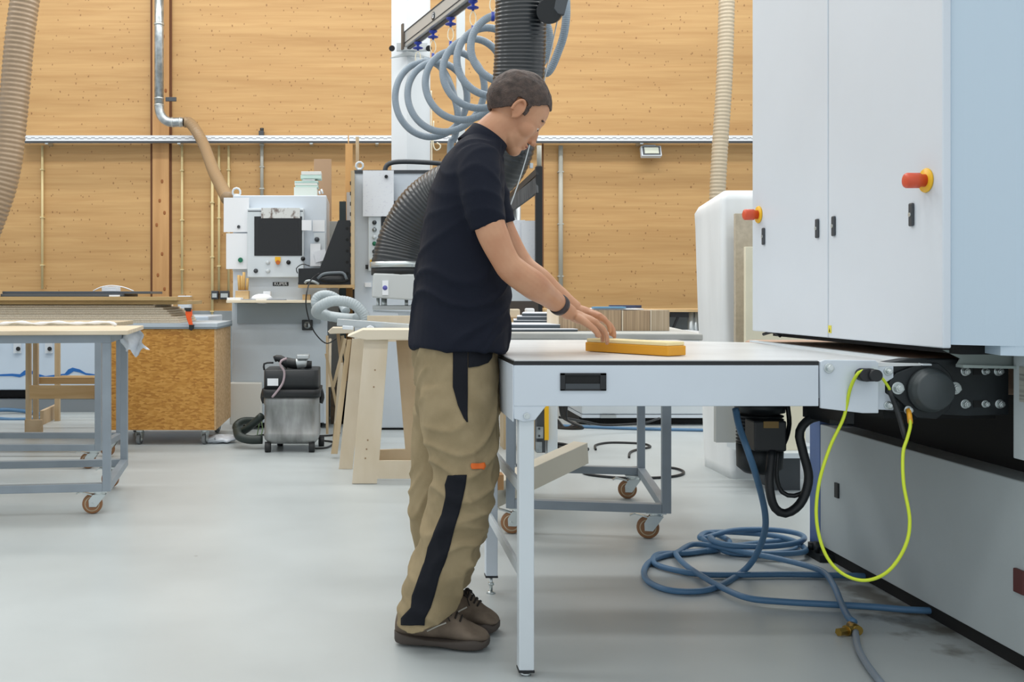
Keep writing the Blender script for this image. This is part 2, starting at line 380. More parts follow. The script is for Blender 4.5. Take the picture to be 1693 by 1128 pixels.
def tray(xa, xb):
    r = root('cable_tray', None, None, ((xa+xb)/2, YW-.1, TRZ))
    z0 = P(0, 241, YW).z; z1 = P(0, 228.5, YW).z
    MB().box(xa, xb, YW-.2, YW-.194, z0+.03, z1).box(xa, xb, YW-.2, YW-.01, z0+.024, z0+.03).build('side_panel', tray_mat(z0-TRZ, z1-TRZ), r)
    x = xa+.3
    while x < xb: MB().box(x, x+.035, YW-.19, YW-.002, z0-.01, z0+.022).build('bracket', ZINC, r); x += 1.5
    MB().box(xa, xb, YW-.198, YW-.17, z0+.004, z0+.024).build('lower_lip', DGREY, r)
    return r
tray(P(30, 0, YW-.2).x, P(575, 0, YW-.2).x); 
tag(bpy.data.objects['cable_tray'], 'perforated galvanised cable tray running along the left half of the wooden wall', 'cable tray')
t2 = tray(P(577, 0, YW-.2).x, P(1330, 0, YW-.2).x)
tag(t2, 'perforated galvanised cable tray on the right half of the wooden wall, above the floodlight', 'cable tray')
# conduits
def conduit(px, ya, yb, m, r, label, name='conduit'):
    a = P(px, ya, YW-.04); b = P(px, yb, YW-.04)
    rt = root(name, label, 'pipe', (a.x, a.y, min(a.z, b.z)))
    MB().cyl(a, b, r, seg=12).build('pipe', m, rt)
    n = 3
    for i in range(n):
        z = b.z+(a.z-b.z)*(i+.5)/n; MB().box(a.x-r-.006, a.x+r+.006, YW-.064, YW-.001, z-.007, z+.007).build('clip', m, rt)
    return rt
conduit(70, 241, 478, PVC, .014, 'thin cream conduit on the wall left of the wooden pillar')
conduit(301, 241, 487, PVC, .014, 'thin cream conduit dropping into the grey junction box')
conduit(351, 290, 560, PVC, .016, 'leftmost of the three cream conduits beside the monitor cabinet')
conduit(362, 241, 480, PVC, .014, 'middle of the three cream conduits beside the monitor cabinet')
conduit(378, 241, 482, PVC, .014, 'rightmost of the three cream conduits, nearest the monitor cabinet')
conduit(433, 222, 330, PVCG, .02, 'grey conduit above the monitor cabinet, with a dark socket at its top')
conduit(927, 241, 500, PVCG, .026, 'thick grey conduit on the wall right of the man')
r = root('wall_socket', 'small dark double socket on the wall above the cable tray', 'socket', P(433, 224, YW-.06))
MB().box(P(429, 0, YW).x, P(437, 0, YW).x, YW-.09, YW, P(0, 226, YW).z, P(0, 218, YW).z).build('housing', DGREY, r, bevel=.004)
MB().cyl(P(433, 218, YW-.045), P(433, 212, YW-.045), .022).build('cap', BLACK, r)
a = P(297, 512, YW); b = P(318, 489, YW)
r = root('junction_box', 'light grey junction box on the wall behind the stacked boards', 'junction box', ((a.x+b.x)/2, YW-.12, a.z))
MB().box(a.x, b.x, YW-.12, YW, a.z, b.z).build('housing', GREYW, r, bevel=.008)
MB().box(a.x+.012, b.x-.012, YW-.13, YW-.12, a.z+.012, b.z-.012).build('cover', GREYW, r, bevel=.003)
for i, (xa, xb, lb) in enumerate(((351, 362, 'dark wall socket box, left of a pair beside the monitor cabinet'), (365, 380, 'dark wall socket box, right of a pair beside the monitor cabinet'))):
    a = P(xa, 495, YW); b = P(xb, 481, YW)
    r = root('wall_socket', lb, 'socket', (a.x, YW-.08, a.z), group='dark wall sockets')
    MB().box(a.x, b.x, YW-.08, YW, a.z, b.z).build('housing', DGREY, r, bevel=.005)
    MB().box(a.x+.012, b.x-.012, YW-.09, YW-.08, a.z+.02, b.z-.03).build('cover', ZINC, r)
# floodlight
a = P(1054, 262, YW); b = P(1087, 246, YW)
r = root('floodlight', 'small square grey floodlight mounted under the cable tray on the wooden wall', 'floodlight', (a.x, YW-.1, a.z))
tl = Matrix.Rotation(-.35, 3, 'X'); cc = V(((a.x+b.x)/2, YW-.13, (a.z+b.z)/2)); ax = [tl @ V(q) for q in ((1, 0, 0), (0, 1, 0), (0, 0, 1))]
MB().obox(cc, ax, (.115, .03, .065)).build('housing', GREYW, r, bevel=.006)
MB().obox(cc-ax[1]*.032, ax, (.1, .003, .052)).build('bezel', DGREY, r)
MB().obox(cc-ax[1]*.037, ax, (.08, .002, .038)).build('glass', mat('lamp_glass', (190, 196, 180), .2), r)
MB().box(a.x+.05, b.x-.05, YW-.1, YW, b.z-.01, b.z+.03).build('bracket', GREYW, r)
# ================================================================= SANDER
SX = 1.612; SB = .953
sand = root('wide_belt_sander', 'large white and pale grey wide belt sanding machine filling the right side', 'sanding machine', (2.0, 3.4, 0))
def yat(px, X=SX): return X*F/(px-CX)
ys = yat(1377.5); yn = 2.745; yf = yat(1250.5)
prof = [(SX+.004, yf), (SX+.004, yn+.012), (SX+.03, yn-.01), (SX+.07, yn-.04), (SX+.13, yn-.075), (SX+.2, yn-.1), (SX+.32, yn-.12), (SX+.5, yn-.13), (SX+1.6, yn-.13), (SX+1.6, yf)]
MB().prism(prof, 'xy', SB+.01, 2.75).build('cabinet', SIDEB, sand)
c = MB(); pts = []
for i in range(13):
    t = i/12; pts.append((SX+.1+.24*t, SB+.012-.032*math.sin(PI*t)))
c.prism([(1.715, 2.692), (1.742, 2.671), (1.812, 2.646), (1.93, 2.626), (2.05, 2.618), (2.05, 2.8), (1.74, 2.8)], 'xy', SB-.016, SB+.012).build('lower_hood', SIDEB, sand)
def sdoor(y0, y1, hs, bt):
    d = MB().box(SX-.018, SX+.006, y0+.003, y1-.003, SB, 2.75).build('cabinet_door', PANEL, sand, bevel=.004)
    for yh in hs:
        h = MB().box(SX-.026, SX-.018, yh-.011, yh+.011, 1.334-.034, 1.334+.034).build('handle', DGREY, d, bevel=.007)
        MB().cyl((SX-.0285, yh, 1.334), (SX-.026, yh, 1.334), .006).build('lock', ZINC, h)
    b = MB().lathe([(0, 0), (.033, 0), (.035, .003), (.033, .007), (0, .007)], (SX-.018, bt, 1.425), (-1, 0, 0), 28).build('emergency_button', YEL, d)
    MB().lathe([(.018, 0), (.018, .014), (.022, .016), (.022, .05), (.020, .054), (.014, .057), (0, .058)], (SX-.025, bt, 1.425), (-1, 0, 0), 24).build('button_cap', RED, b)
    return d
sdoor(ys, yf, (yat(1271), yat(1361)), yat(1262.5))
d2 = sdoor(yn+.004, ys, (yat(1388.5), yat(1519)), yat(1543))
MB().prism([(yat(1381)-.011, .970), (yat(1381)+.011, .970), (yat(1381)+.011, .996), (yat(1381)-.011, .996)], 'yz', SX-.0195, SX-.018).build('warning_label', mat('warn', (226, 214, 70), .5), d2)
MB().prism([(yat(1381)-.004, .974), (yat(1381)+.004, .974), (yat(1381), .986)], 'yz', SX-.0202, SX-.0195).build('warning_mark', BLACK, d2)
# dark throat under the doors
MB().box(SX+.06, SX+1.5, 2.8, yf-.02, SB-.02, SB+.012).build('underside', BLACKM, sand)
MB().box(1.628, 3.1, 2.98, 4.3, .80, .908).build('conveyor_belt', BELT, sand, bevel=.02)
MB().box(2.2, 3.1, 2.98, 4.25, .905, .96).build('inner_frame', BLACKM, sand)
MB().tube([P(1262, 553, 4.05), P(1278, 549, 4.0), P(1290, 556, 3.95)], .006).build('cable_end', BLACK, sand)
# base
bz = .557
MB().box(1.912, 3.2, 2.15, 4.19, .05, bz).build('base', BASEG, sand, bevel=.004)
MB().box(1.93, 3.2, 2.15, 4.27, 0, .05).build('plinth', BLACKM, sand)
MB().box(1.91, 2.2, 4.19, 4.285, .04, .78).build('corner_post', BLUEP, sand, bevel=.003)
MB().box(2.02, 3.2, 2.6, 4.18, bz, .80).build('frame', BLACKM, sand)
MB().box(1.902, 1.914, 2.885, 2.93, .23, .30).build('latch', mat('latch_red', (90, 44, 42), .5), sand, bevel=.003)
MB().box(1.905, 1.913, 4.02, 4.05, .28, .34).build('hinge', BLACK, sand)
MB().box(1.87, 1.93, 4.1, 4.24, .0, .03).cyl((1.88, 4.15, .03), (1.88, 4.15, .075), .012).cyl((1.88, 4.2, .03), (1.88, 4.2, .06), .014).build('levelling_foot', DARKM, sand)
# control column at near side
px_ = MB().box(1.845, 2.6, 2.2, 2.84, .636, .955).build('side_column', BASEG, sand, bevel=.003)
MB().box(1.843, 1.845, 2.55, 2.81, .80, .90).build('type_label', mat('label_grey', (176, 176, 166), .5, c2=(132, 132, 126), vscale=(1, 3, 90), lo=.4, hi=.5), px_)
MB().box(1.8425, 1.845, 2.62, 2.77, .715, .775).build('dark_label', mat('label_dark', (40, 40, 48), .4), px_)
MB().box(1.8415, 1.8426, 2.70, 2.75, .725, .755).build('label_print', PAPERG, px_)
# black bed plate with bearing and bolts (facing the camera)
yb = 2.885
def Q(px, py, Y=yb): p = P(px, py, Y); return (p.x, p.z)
bed = MB().prism([Q(1466, 600), Q(1500, 594), Q(1600, 594), Q(1668, 600), Q(1668, 686), Q(1600, 688), Q(1470, 680)], 'xz', yb, yb+.05).build('bed_plate', DARKM, sand, bevel=.003)
MB().box(Q(1478, 0)[0], 1.86, yb+.06, 4.2, .735, .79).build('bed_beam', BLACKM, sand)
a = Q(1531, 644)
fl = MB().prism([Q(1470, 624), Q(1478, 616), Q(1520, 600), Q(1548, 600), Q(1566, 616), Q(1578, 640), Q(1566, 676), Q(1545, 692), Q(1515, 690), Q(1470, 650), Q(1466, 632)], 'xz', yb-.014, yb).build('bearing_flange', DARKM, sand, bevel=.003)
MB().lathe([(.064, 0), (.064, .014), (.060, .018), (.060, .026), (.056, .028), (.055, .038), (.05, .042), (0, .043)], (a[0], yb-.012, a[1]), (0, -1, 0), 40).build('bearing_cap', mat('cast_grey', (70, 76, 78), .4, .3), fl)
def bolt(px, py, r, par, Y=yb-.0, m=ZINC):
    p = P(px, py, Y); MB().cyl(p, p+V((0, -.004, 0)), r*1.35).cyl(p+V((0, -.004, 0)), p+V((0, -.016, 0)), r, seg=6, sm=False).cyl(p+V((0, -.016, 0)), p+V((0, -.019, 0)), r*.6).build('bolt', m, par, bevel=.0015)
for q in ((1484, 642, .0135), (1501, 678, .009), (1578, 642, .0135)): bolt(*q, fl, yb-.014)
for q in ((1595, 614, .01), (1628, 614, .008), (1650, 614, .01), (1595, 668, .01), (1628, 668, .008), (1652, 668, .01)): bolt(*q, bed)
for q in ((1617, 614), (1617, 668)):
    p = P(*q, yb); MB().box(p.x-.014, p.x+.014, yb-.002, yb+.002, p.z-.01, p.z+.01).build('slot', BLACKM, bed)
# steel top bracket
MB().prism([Q(1550, 578), Q(1640, 578), Q(1655, 584), Q(1686, 586), Q(1686, 606), Q(1572, 603), Q(1578, 592)], 'xz', yb-.03, yb-.024).prism([Q(1572, 601), Q(1686, 604), Q(1686, 608), Q(1572, 606)], 'xz', yb-.06, yb-.024).build('steel_bracket', mat('bracket_steel', (160, 172, 168), .45), sand)
# infeed side plates
lp = MB().prism([Q(1355, 598, 2.862), Q(1362, 595, 2.862), Q(1446, 596, 2.862), Q(1451, 600, 2.862), Q(1451, 683, 2.862), Q(1425, 683, 2.862), Q(1356, 675, 2.862)], 'xz', 2.856, 2.868).build('infeed_side_plate', GREYW, sand, bevel=.002)
l2 = MB().prism([Q(1451, 607, 2.862), Q(1480, 606, 2.862), Q(1480, 625, 2.862), Q(1466, 634, 2.862), Q(1466, 650, 2.862), Q(1480, 660, 2.862), Q(1480, 679, 2.862), Q(1451, 678, 2.862)], 'xz', 2.870, 2.878).build('inner_side_plate', GREYW, sand, bevel=.002)
for q, pr in (((1370, 609, .0105), lp), ((1468, 614, .009), l2), ((1468, 670, .009), l2)): bolt(*q, pr, 2.856 if pr is lp else 2.870)
MB().box(*[P(x, 0, 2.862).x for x in (1362, 1600)], 2.91, 4.15, .80, .895).build('infeed_bed', GREYW, sand)
MB().prism([(1.306, .909), (1.60, .903), (1.60, .897), (1.306, .89)], 'xz', 2.87, 4.15).build('infeed_plate', LAMIN, sand)
MB().prism([(2.86, .902), (2.98, .912), (4.15, .912), (4.15, .905), (2.86, .898)], 'yz', 1.60, 1.625).build('edge_lip', WHITE, sand)
p = P(1432, 619, 2.862)
MB().cyl((p.x-.018, 2.82, p.z), (p.x-.018, 2.856, p.z), .018).cyl((p.x+.004, 2.81, p.z), (p.x+.004, 2.856, p.z), .017).box(p.x-.022, p.x+.006, 2.83, 2.856, p.z-.018, p.z+.018).build('rubber_stop', BLACK, sand)
# green-yellow earth cable + black sleeve
MB().tube([P(1430, 613, 2.83), P(1418, 618, 2.83), P(1405, 645, 2.85), P(1395, 690, 2.86), P(1372, 740, 2.84), P(1354, 800, 2.82), P(1350, 860, 2.80), P(1364, 915, 2.77), P(1392, 948, 2.74), P(1430, 960, 2.71), P(1468, 945, 2.68), P(1496, 905, 2.68), P(1504, 860, 2.7), P(1494, 800, 2.74), P(1493, 750, 2.78), P(1500, 725, 2.8), P(1505, 705, 2.82), P(1504, 690, 2.84)], .0046, step=.01).build('earth_cable', YGC, sand)
MB().tube([P(1443, 612, 2.85), P(1455, 622, 2.85), P(1470, 642, 2.85), P(1484, 680, 2.85), P(1497, 722, 2.82)], .004).build('earth_cable', YGC, sand)
MB().tube([P(1470, 645, 2.85), P(1484, 680, 2.85), P(1497, 725, 2.815)], .007).build('cable_sleeve', BLACK, sand)
MB().tube([P(1502, 678, 2.86), P(1504, 690, 2.84), P(1505, 700, 2.83)], .007).build('cable_lug', mat('lug_orange', (226, 160, 40), .4), sand)
# motor below infeed
YM = 3.55
mo = MB()
c = P(1256, 0, YM); z1 = P(0, 676, YM).z; z0 = P(0, 781, YM).z
motor = MB().lathe([(0, z0), (.055, z0), (.078, z0+.02), (.08, z0+.1), (.074, z0+.102)] + [(r_, z0+.1+k*.012+d_) for k in range(9) for r_, d_ in ((.074, .002), (.08, .004), (.08, .008), (.074, .010))]+[(.05, z1-.01), (.085, z1-.01), (.085, z1+.03), (0, z1+.03)], (c.x, YM, 0), seg=28).build('drive_motor', DARKM, sand)
bx = P(1240, 744, YM-.1); by = P(1293, 694, YM-.1)
tb = MB().box(bx.x, by.x, YM-.14, YM-.05, bx.z, by.z).build('terminal_box', BLACK, motor, bevel=.006)
MB().box(P(1262, 0, YM-.14).x, P(1287, 0, YM-.14).x, YM-.1425, YM-.14, P(0, 708, YM-.14).z, P(0, 697, YM-.14).z).build('plate', mat('plate_ochre', (136, 108, 56), .5), tb)
MB().lathe([(.095, .74), (.1, .76), (.1, .80), (.06, .81)], (c.x, YM, 0), seg=20).build('gearbox', DARKM, sand)
MB().tube([P(1276, 745, 3.42), P(1272, 800, 3.4), P(1280, 838, 3.4), P(1300, 849, 3.4), P(1325, 830, 3.4), P(1337, 790, 3.4), P(1327, 745, 3.4), P(1322, 715, 3.4), P(1338, 694, 3.4), P(1370, 686, 3.4)], .015, seg=14).build('power_cable', BLACK, sand)
MB().tube([P(1286, 745, 3.44), P(1284, 790, 3.44), P(1294, 815, 3.44), P(1315, 820, 3.42), P(1332, 812, 3.42)], .008).tube([P(1302, 670, 3.5), P(1305, 700, 3.5), P(1300, 725, 3.46), P(1292, 742, 3.44)], .008).build('control_cable', BLACK, sand)
MB().box(*sorted((P(1360, 0, 3.3).x, P(1390, 0, 3.3).x)), 3.25, 3.45, .68, .76).box(*sorted((P(1400, 0, 3.1).x, P(1412, 0, 3.1).x)), 3.1, 3.3, .70, .80).build('guide_block', BLACK, sand)
# ================================================================= INFEED TABLE
it = root('infeed_table', 'white infeed table with dark-edged top that the man works at', 'table', (.9, 3.5, 0))
XL = P(849, 0, 2.862).x; TZ = .911; XR = 1.302; YB = 4.17
MB().box(XL, XR, 2.862, YB, TZ-.012, TZ-.001).build('tabletop_edge', BLACK, it)
MB().box(XL+.004, XR, 2.868, YB-.002, TZ-.0012, TZ+.002).build('tabletop', LAMIN, it)
AZ = .781
MB().box(XL+.001, XR, 2.862, 2.876, AZ, TZ-.012).build('apron', GREYW, it, bevel=.002)
MB().prism([(2.863, TZ-.012), (YB, TZ-.012), (YB, AZ-.045), (2.863, AZ-.045)], 'yz', XL-.002, XL+.001).build('end_panel', GREYW, it, bevel=.002)
MB().box(XL, XR, YB-.012, YB, AZ, TZ-.012).build('rear_apron', GREYW, it)
bxx = lambda px: P(px, 0, 2.862).x
MB().prism([(bxx(849), AZ+.004), (bxx(850), AZ-.036), (bxx(866), AZ-.045), (bxx(885), AZ-.04), (bxx(905), AZ+.004)], 'xz', 2.864, 2.87).build('leg_bracket', GREYW, it, bevel=.002)
p = P(871, 688, 2.86); MB().cyl((p.x, 2.858, p.z), (p.x, 2.864, p.z), .009, seg=16).cyl((p.x, 2.854, p.z), (p.x, 2.859, p.z), .005, seg=6, sm=False).build('screw', ZINC, it)
hp = MB(); a = P(926, 646, 2.862); b = P(1002, 617, 2.862)
fr_ = .008
hp.box(a.x, b.x, 2.857, 2.862, a.z, a.z+fr_*.6).box(a.x, b.x, 2.857, 2.862, b.z-fr_*.8, b.z).box(a.x, a.x+.014, 2.857, 2.862, a.z, b.z).box(b.x-.018, b.x, 2.857, 2.862, a.z, b.z)
h_ = hp.build('recessed_handle', BLACK, it, bevel=.001)
MB().box(a.x+.012, b.x-.016, 2.8605, 2.8615, a.z+.004, b.z-.005).build('recess', BLACKM, h_)
MB().box(a.x+.015, b.x-.018, 2.8585, 2.8605, a.z+.004, a.z+.02).build('grip', DGREY, h_)
LX0, LX1 = P(858.5, 0, 2.87).x, P(883.5, 0, 2.87).x
def tleg(y, zt, zb, nm='leg'):
    l = MB().box(LX0, LX1, y, y+.045, zb, zt).build(nm, WHITE if y < 3 else GREYW, it, bevel=.003)
    MB().box(LX0-.001, LX1+.001, y-.001, y+.046, zb-.006, zb).build('end_cap', BLACK, l)
    xm = (LX0+LX1)/2
    MB().cyl((xm, y+.022, .006), (xm, y+.022, zb), .006).cyl((xm, y+.022, 0), (xm, y+.022, .008), .017, .012).cyl((xm, y+.022, .03), (xm, y+.022, .04), .011, seg=6).build('levelling_foot', ZINC, l)
    return l
tleg(2.872, AZ, .018); tleg(3.66, AZ, .068)
MB().box(LX0+.01, LX0+.022, 2.9, 3.66, .515, .55).build('side_rail', WHITE, it, bevel=.002)
MB().box(LX0+.01, LX0+.022, 2.9, 3.66, .265, .30).build('side_rail', WHITE, it, bevel=.002)
# ================================================================= CASTERS and TROLLEYS
def caster(par, x, y, zt, ang=0, r=.05, brake=True, fwd=.035, rub=None, w_=.026, zmat=ZINC):
    R = Matrix.Rotation(ang, 3, 'Z'); o = V((x, y, 0))
    def T(q): return tuple(o+R @ V(q))
    c = MB()
    def tb(x0, x1, y0, y1, z0, z1): c.obox(T(((x0+x1)/2, (y0+y1)/2, (z0+z1)/2)), (R @ V((1, 0, 0)), R @ V((0, 1, 0)), V((0, 0, 1))), ((x1-x0)/2, (y1-y0)/2, (z1-z0)/2))
    tb(-.045, .045, -.04, .04, zt-.006, zt)
    c.cyl(T((0, 0, zt-.02)), T((0, 0, zt-.006)), .028)
    for s in (-1, 1):
        yy = s*(w_/2+.006)
        pts = [(-.03, zt-.02), (.034, zt-.02), (.012-fwd+.01, r-.014), (-fwd-.014, r-.014), (-fwd-.016, r+.02)]
        vs = [T((a_, yy+d_, b_)) for d_ in (-.0015, .0015) for a_, b_ in pts]; n = len(pts)
        c.add(vs, [tuple(range(n)), tuple(range(2*n-1, n-1, -1))]+[(i, i+n, (i+1) % n+n, (i+1) % n) for i in range(n)])
    if brake:
        c.bar(T((-fwd, 0, r+.045)), T((-.098, 0, r+.062)), .03, .006); c.bar(T((-.09, 0, r+.062)), T((-.115, 0, r+.05)), .03, .005)
    ob = c.build('caster', zmat, par, bevel=.001)
    d = R @ V((0, 1, 0)); wc = V(T((-fwd, 0, r)))
    wh = MB().lathe([(r*.72, -w_/2), (r*.95, -w_/2), (r, -w_/4), (r, w_/4), (r*.95, w_/2), (r*.72, w_/2)], wc, d, 28).build('wheel', rub or TYRE, ob)
    MB().lathe([(0, -w_/2+.002), (r*.45, -w_/2+.002), (r*.74, -w_/2-.001), (r*.74, w_/2+.001), (r*.45, w_/2-.002), (0, w_/2-.002)], wc, d, 24).build('hub', POLY if rub is None else RUBBER, ob)
    MB().cyl(wc-d*(w_/2+.012), wc+d*(w_/2+.012), .008, seg=8).build('axle', ZINC, ob)
    return ob
def trolley(label, loc, rz, W, D, zt, t=.04, frontm=STEELG, toe=None, group=None, casters=((0, 0), (1, 0), (1, 1), (0, 1)), zb=.118):
    x0, y0 = loc[0], loc[1]
    r = root('steel_workbench', label, 'workbench', (x0, y0, 0), rz, group)
    for i, j in ((0, 0), (1, 0), (1, 1), (0, 1)):
        xx = x0+i*(W-t); yy = y0+j*(D-t); MB().box(xx, xx+t, yy, yy+t, zb, zt-t).build('leg', frontm, r, bevel=.002)
    MB().box(x0, x0+W, y0, y0+t, zt-t, zt).box(x0, x0+W, y0+D-t, y0+D, zt-t, zt).box(x0, x0+t, y0+t, y0+D-t, zt-t, zt).box(x0+W-t, x0+W, y0+t, y0+D-t, zt-t, zt).build('upper_frame', frontm, r, bevel=.002)
    MB().box(x0+t, x0+W-t, y0, y0+t, zb, zb+t).box(x0+t, x0+W-t, y0+D-t, y0+D, zb, zb+t).box(x0, x0+t, y0+t, y0+D-t, zb, zb+t).box(x0+W-t, x0+W, y0+t, y0+D-t, zb, zb+t).build('lower_frame', frontm, r, bevel=.002)
    for i, j in casters:
        caster(r, x0+.06+i*(W-.12), y0+.05+j*(D-.1), zb, ang=random.uniform(-.15, .15))
    return r
# trolley under / behind the infeed table
ct = trolley('grey steel trolley on casters behind the white infeed table, carrying veneer blocks', (.645, 4.56), math.radians(-9), .73, 1.0, .90, zb=.125)
MB().box(.60, 1.50, 4.50, 5.62, .90, .930).build('top_board', mat('felt_top', (196, 196, 190), .8, var=.08, vscale=(8, 8, 8)), ct, bevel=.006)
ct2 = ct
Rc = Matrix.Rotation(math.radians(-9), 3, 'Z'); Oc = V((.645, 4.56, 0))
def C(x, y, z): return Oc+Rc @ V((x-.645, y-4.56, z))
# bench on left
bA = trolley('grey steel workbench with a pale wooden top, in front at the left edge', (-3.27, 4.985), 0, 2.0, .78, .901)
bA.rotation_euler = (0, 0, 0)
# rotate about its right front corner
a7 = math.radians(7); bA.rotation_euler = (0, 0, a7); piv = V((-1.272, 4.985, 0)); v0 = V((-3.27, 4.985, 0))-piv
v0.rotate(Matrix.Rotation(a7, 3, 'Z')); bA.location = piv+v0
MB().box(-3.35, -1.18, 4.945, 5.74, .902, .925).build('worktop', mat('worktop_birch', (222, 208, 184), .5, c2=(206, 188, 160), vscale=(2, 12, 12)), bA, bevel=.004)
bB = trolley('grey steel bench with low double rails, standing behind the front left workbench', (-3.66, 6.28), 0, 2.0, .58, .895)
MB().box(-3.7, -1.6, 6.24, 6.9, .897, .925).build('worktop', mat('worktop_chip', (200, 184, 156), .6, var=.1, vscale=(40, 40, 40)), bB, bevel=.003)
# plastic film on the bench
fm = MB(); rows = []
for i in range(9):
    t = i/8; row = []
    for j in range(12):
        s_ = j/11
        x = -1.51+.14*s_; y = 5.5+.03*math.sin(9*s_+t*3)
        z = .905-.13*t*(.6+.4*math.sin(s_*3))-.02*math.sin(s_*14)*t
        x += .05*t+.012*math.sin(t*8+s_*6); row.append((x+.13, y-.02*t, z))
    rows.append(row)
vs = [p_ for r_ in rows for p_ in r_]+[(p_[0]+.002, p_[1]+.003, p_[2]) for r_ in rows for p_ in r_]
fs = []
for i in range(8):
    for j in range(11):
        q = i*12+j; fs += [(q, q+1, q+13, q+12), (q+108+12, q+108+13, q+108+1, q+108)]
ob = MB().add(vs, fs, True).build('plastic_film', BAG, origin=(-1.2, 5.55, .8)); tag(ob, 'crumpled clear plastic film hanging off the corner of the front left workbench', 'plastic film')
pts = [P(x, y, 5.6) for x, y in ((0, 536), (30, 533), (60, 535.5), (90, 533), (120, 535), (150, 534), (180, 533), (192, 538))]
ob = MB().tube(pts, lambda t: .007+.003*math.sin(t*40), seg=8).build('packing_strap', PAPER, origin=(-1.7, 5.6, .94)); tag(ob, 'white foam strip lying along the top of the front left workbench', 'foam strip')
# ================================================================= OSB BOX
Yo = 7.3; ob0 = P(357, 711.5, Yo); obt = P(357, 544, Yo)
osb = root('wheeled_box', 'orange-brown chipboard crate on small casters under the stacked boards', 'crate', (-1.7, Yo+.4, 0))
xo1 = ob0.x; xo0 = xo1-.84; zo0 = ob0.z; zo1 = obt.z
MB().box(xo0, xo1-.012, Yo, Yo+.8, zo0, zo1).build('body', OSB, osb, bevel=.002)
MB().box(xo1-.012, xo1, Yo+.001, Yo+.8, zo0, zo1).build('side_panel', mat('osb_side', (206, 172, 128), .65, c2=(184, 146, 98), vscale=(20, 20, 50)), osb)
MB().box(xo0-.01, xo1+.012, Yo-.012, Yo+.81, zo1, zo1+.012).build('rim', mat('rim_grey', (120, 130, 136), .5), osb)
MB().box(xo0-.01, xo1+.012, Yo-.012, Yo+.81, zo1+.012, zo1+.042).build('lid', mat('lid_grey', (182, 192, 200), .5), osb, bevel=.003)
for xx, yy in ((xo1-.09, Yo+.07), (P(228, 0, Yo).x, Yo+.07), (xo1-.09, Yo+.7), (xo0+.1, Yo+.7)):
    caster(osb, xx, yy, zo0, ang=PI/2-.2, r=.038, brake=False, fwd=.01, rub=mat('wheel_grey', (120, 124, 126), .5))
# boards stack on lid
zb_ = zo1+.042
def slab(name, xa, xb, ya, yb, z, h, m, label, cat, group=None, bev=.0015):
    o = MB().box(xa, xb, ya, yb, z, z+h).build(name, m, bevel=bev, origin=((xa+xb)/2, (ya+yb)/2, z)); return tag(o, label, cat, group)
lens = [(297, 0), (285, .01), (283, .01), (293, .0), (275, .02), (268, .01), (262, .015), (256, .02)]
z = zb_
X_ = lambda px, Y=7.35: P(px, 0, Y).x
nm = ['bottom', 'second lowest', 'third lowest', 'fourth lowest', 'fourth highest', 'third highest', 'second highest', 'top']
for i, (pxr, dy) in enumerate(((298, 0), (296, 0), (294, .01), (283, .01), (279, .02), (276, .02), (270, .01), (256, .02))):
    slab('chipboard', -4.6, X_(pxr), 7.33+dy, 7.33+.72, z, .0155, CHIP, 'pale chipboard panel, %s of the stack lying on the wheeled crate' % nm[i], 'board', 'chipboard panels stacked on the crate')
    z += .0165
slab('wood_spacer', X_(258)-.02, X_(258)+.0, 7.35, 8.0, z, .004, CHIP, 'thin spacer strip between the chipboard stack and the fibreboard panels', 'spacer')
z += .005
slab('fibreboard', -4.7, X_(311), 7.30, 7.98, z, .026, MDF, 'tan fibreboard panel lying on the chipboard stack, reaching farthest right', 'board')
z += .028
slab('fibreboard', -4.7, X_(297), 7.24, 7.9, z, .028, MDF, 'tan fibreboard panel lying uppermost, directly under the dark panels', 'board')
z += .029
DP = mat('dark_laminate', (74, 82, 90), .45)
slab('laminate_sheet', -4.6, X_(205), 7.3, 7.8, z, .02, DP, 'lower dark grey laminate panel on the board stack', 'board')
slab('laminate_sheet', -4.6, X_(248), 7.36, 7.8, z+.021, .018, DP, 'upper dark grey laminate panel on top of the board stack', 'board')
slab('wood_block', -4.2, X_(5), 7.26, 7.34, z, .045, PINEH, 'small pine block at the left edge on the board stack', 'wood block')
slab('paper_slip', X_(182, 7.28), X_(198, 7.28), 7.25, 7.29, z, .012, PAPER, 'small white slip lying on the front edge of the upper fibreboard', 'paper')
r = root('measuring_box', 'small white box with curled paper tape on the dark panels', 'box', P(183, 480, 7.5))
zz = z+.04; MB().box(X_(171, 7.5), X_(194, 7.5), 7.45, 7.6, zz, zz+.035).build('body', PAPER, r, bevel=.002)
MB().tube([V((X_(155, 7.45), 7.43, zz+.002)), V((X_(168, 7.45), 7.43, zz+.03)), V((X_(185, 7.45), 7.43, zz+.042)), V((X_(205, 7.45), 7.43, zz+.03)), V((X_(222, 7.45), 7.43, zz+.002))], .004).build('paper_tape', PAPER, r)
# orange clamp
r = root('strap_clamp', 'orange and black clamp gripping the edge of the crate lid beside the boards', 'clamp', P(313, 530, 7.25))
def Pz(px, py, Y=7.24): return P(px, py, Y)
MB().prism([(Pz(*q).x, Pz(*q).z) for q in ((307, 512), (317, 512), (318, 520), (316, 526), (319, 538), (313, 538), (309, 527), (307, 520))], 'xz', 7.225, 7.255).build('body', ORANGE, r, bevel=.004)
MB().prism([(Pz(*q).x, Pz(*q).z) for q in ((305, 509), (316, 509), (317, 515), (308, 515))], 'xz', 7.22, 7.26).prism([(Pz(*q).x, Pz(*q).z) for q in ((313, 537), (321, 537), (320, 544), (317, 547), (313, 545))], 'xz', 7.22, 7.26).build('jaw', BLACK, r, bevel=.003)
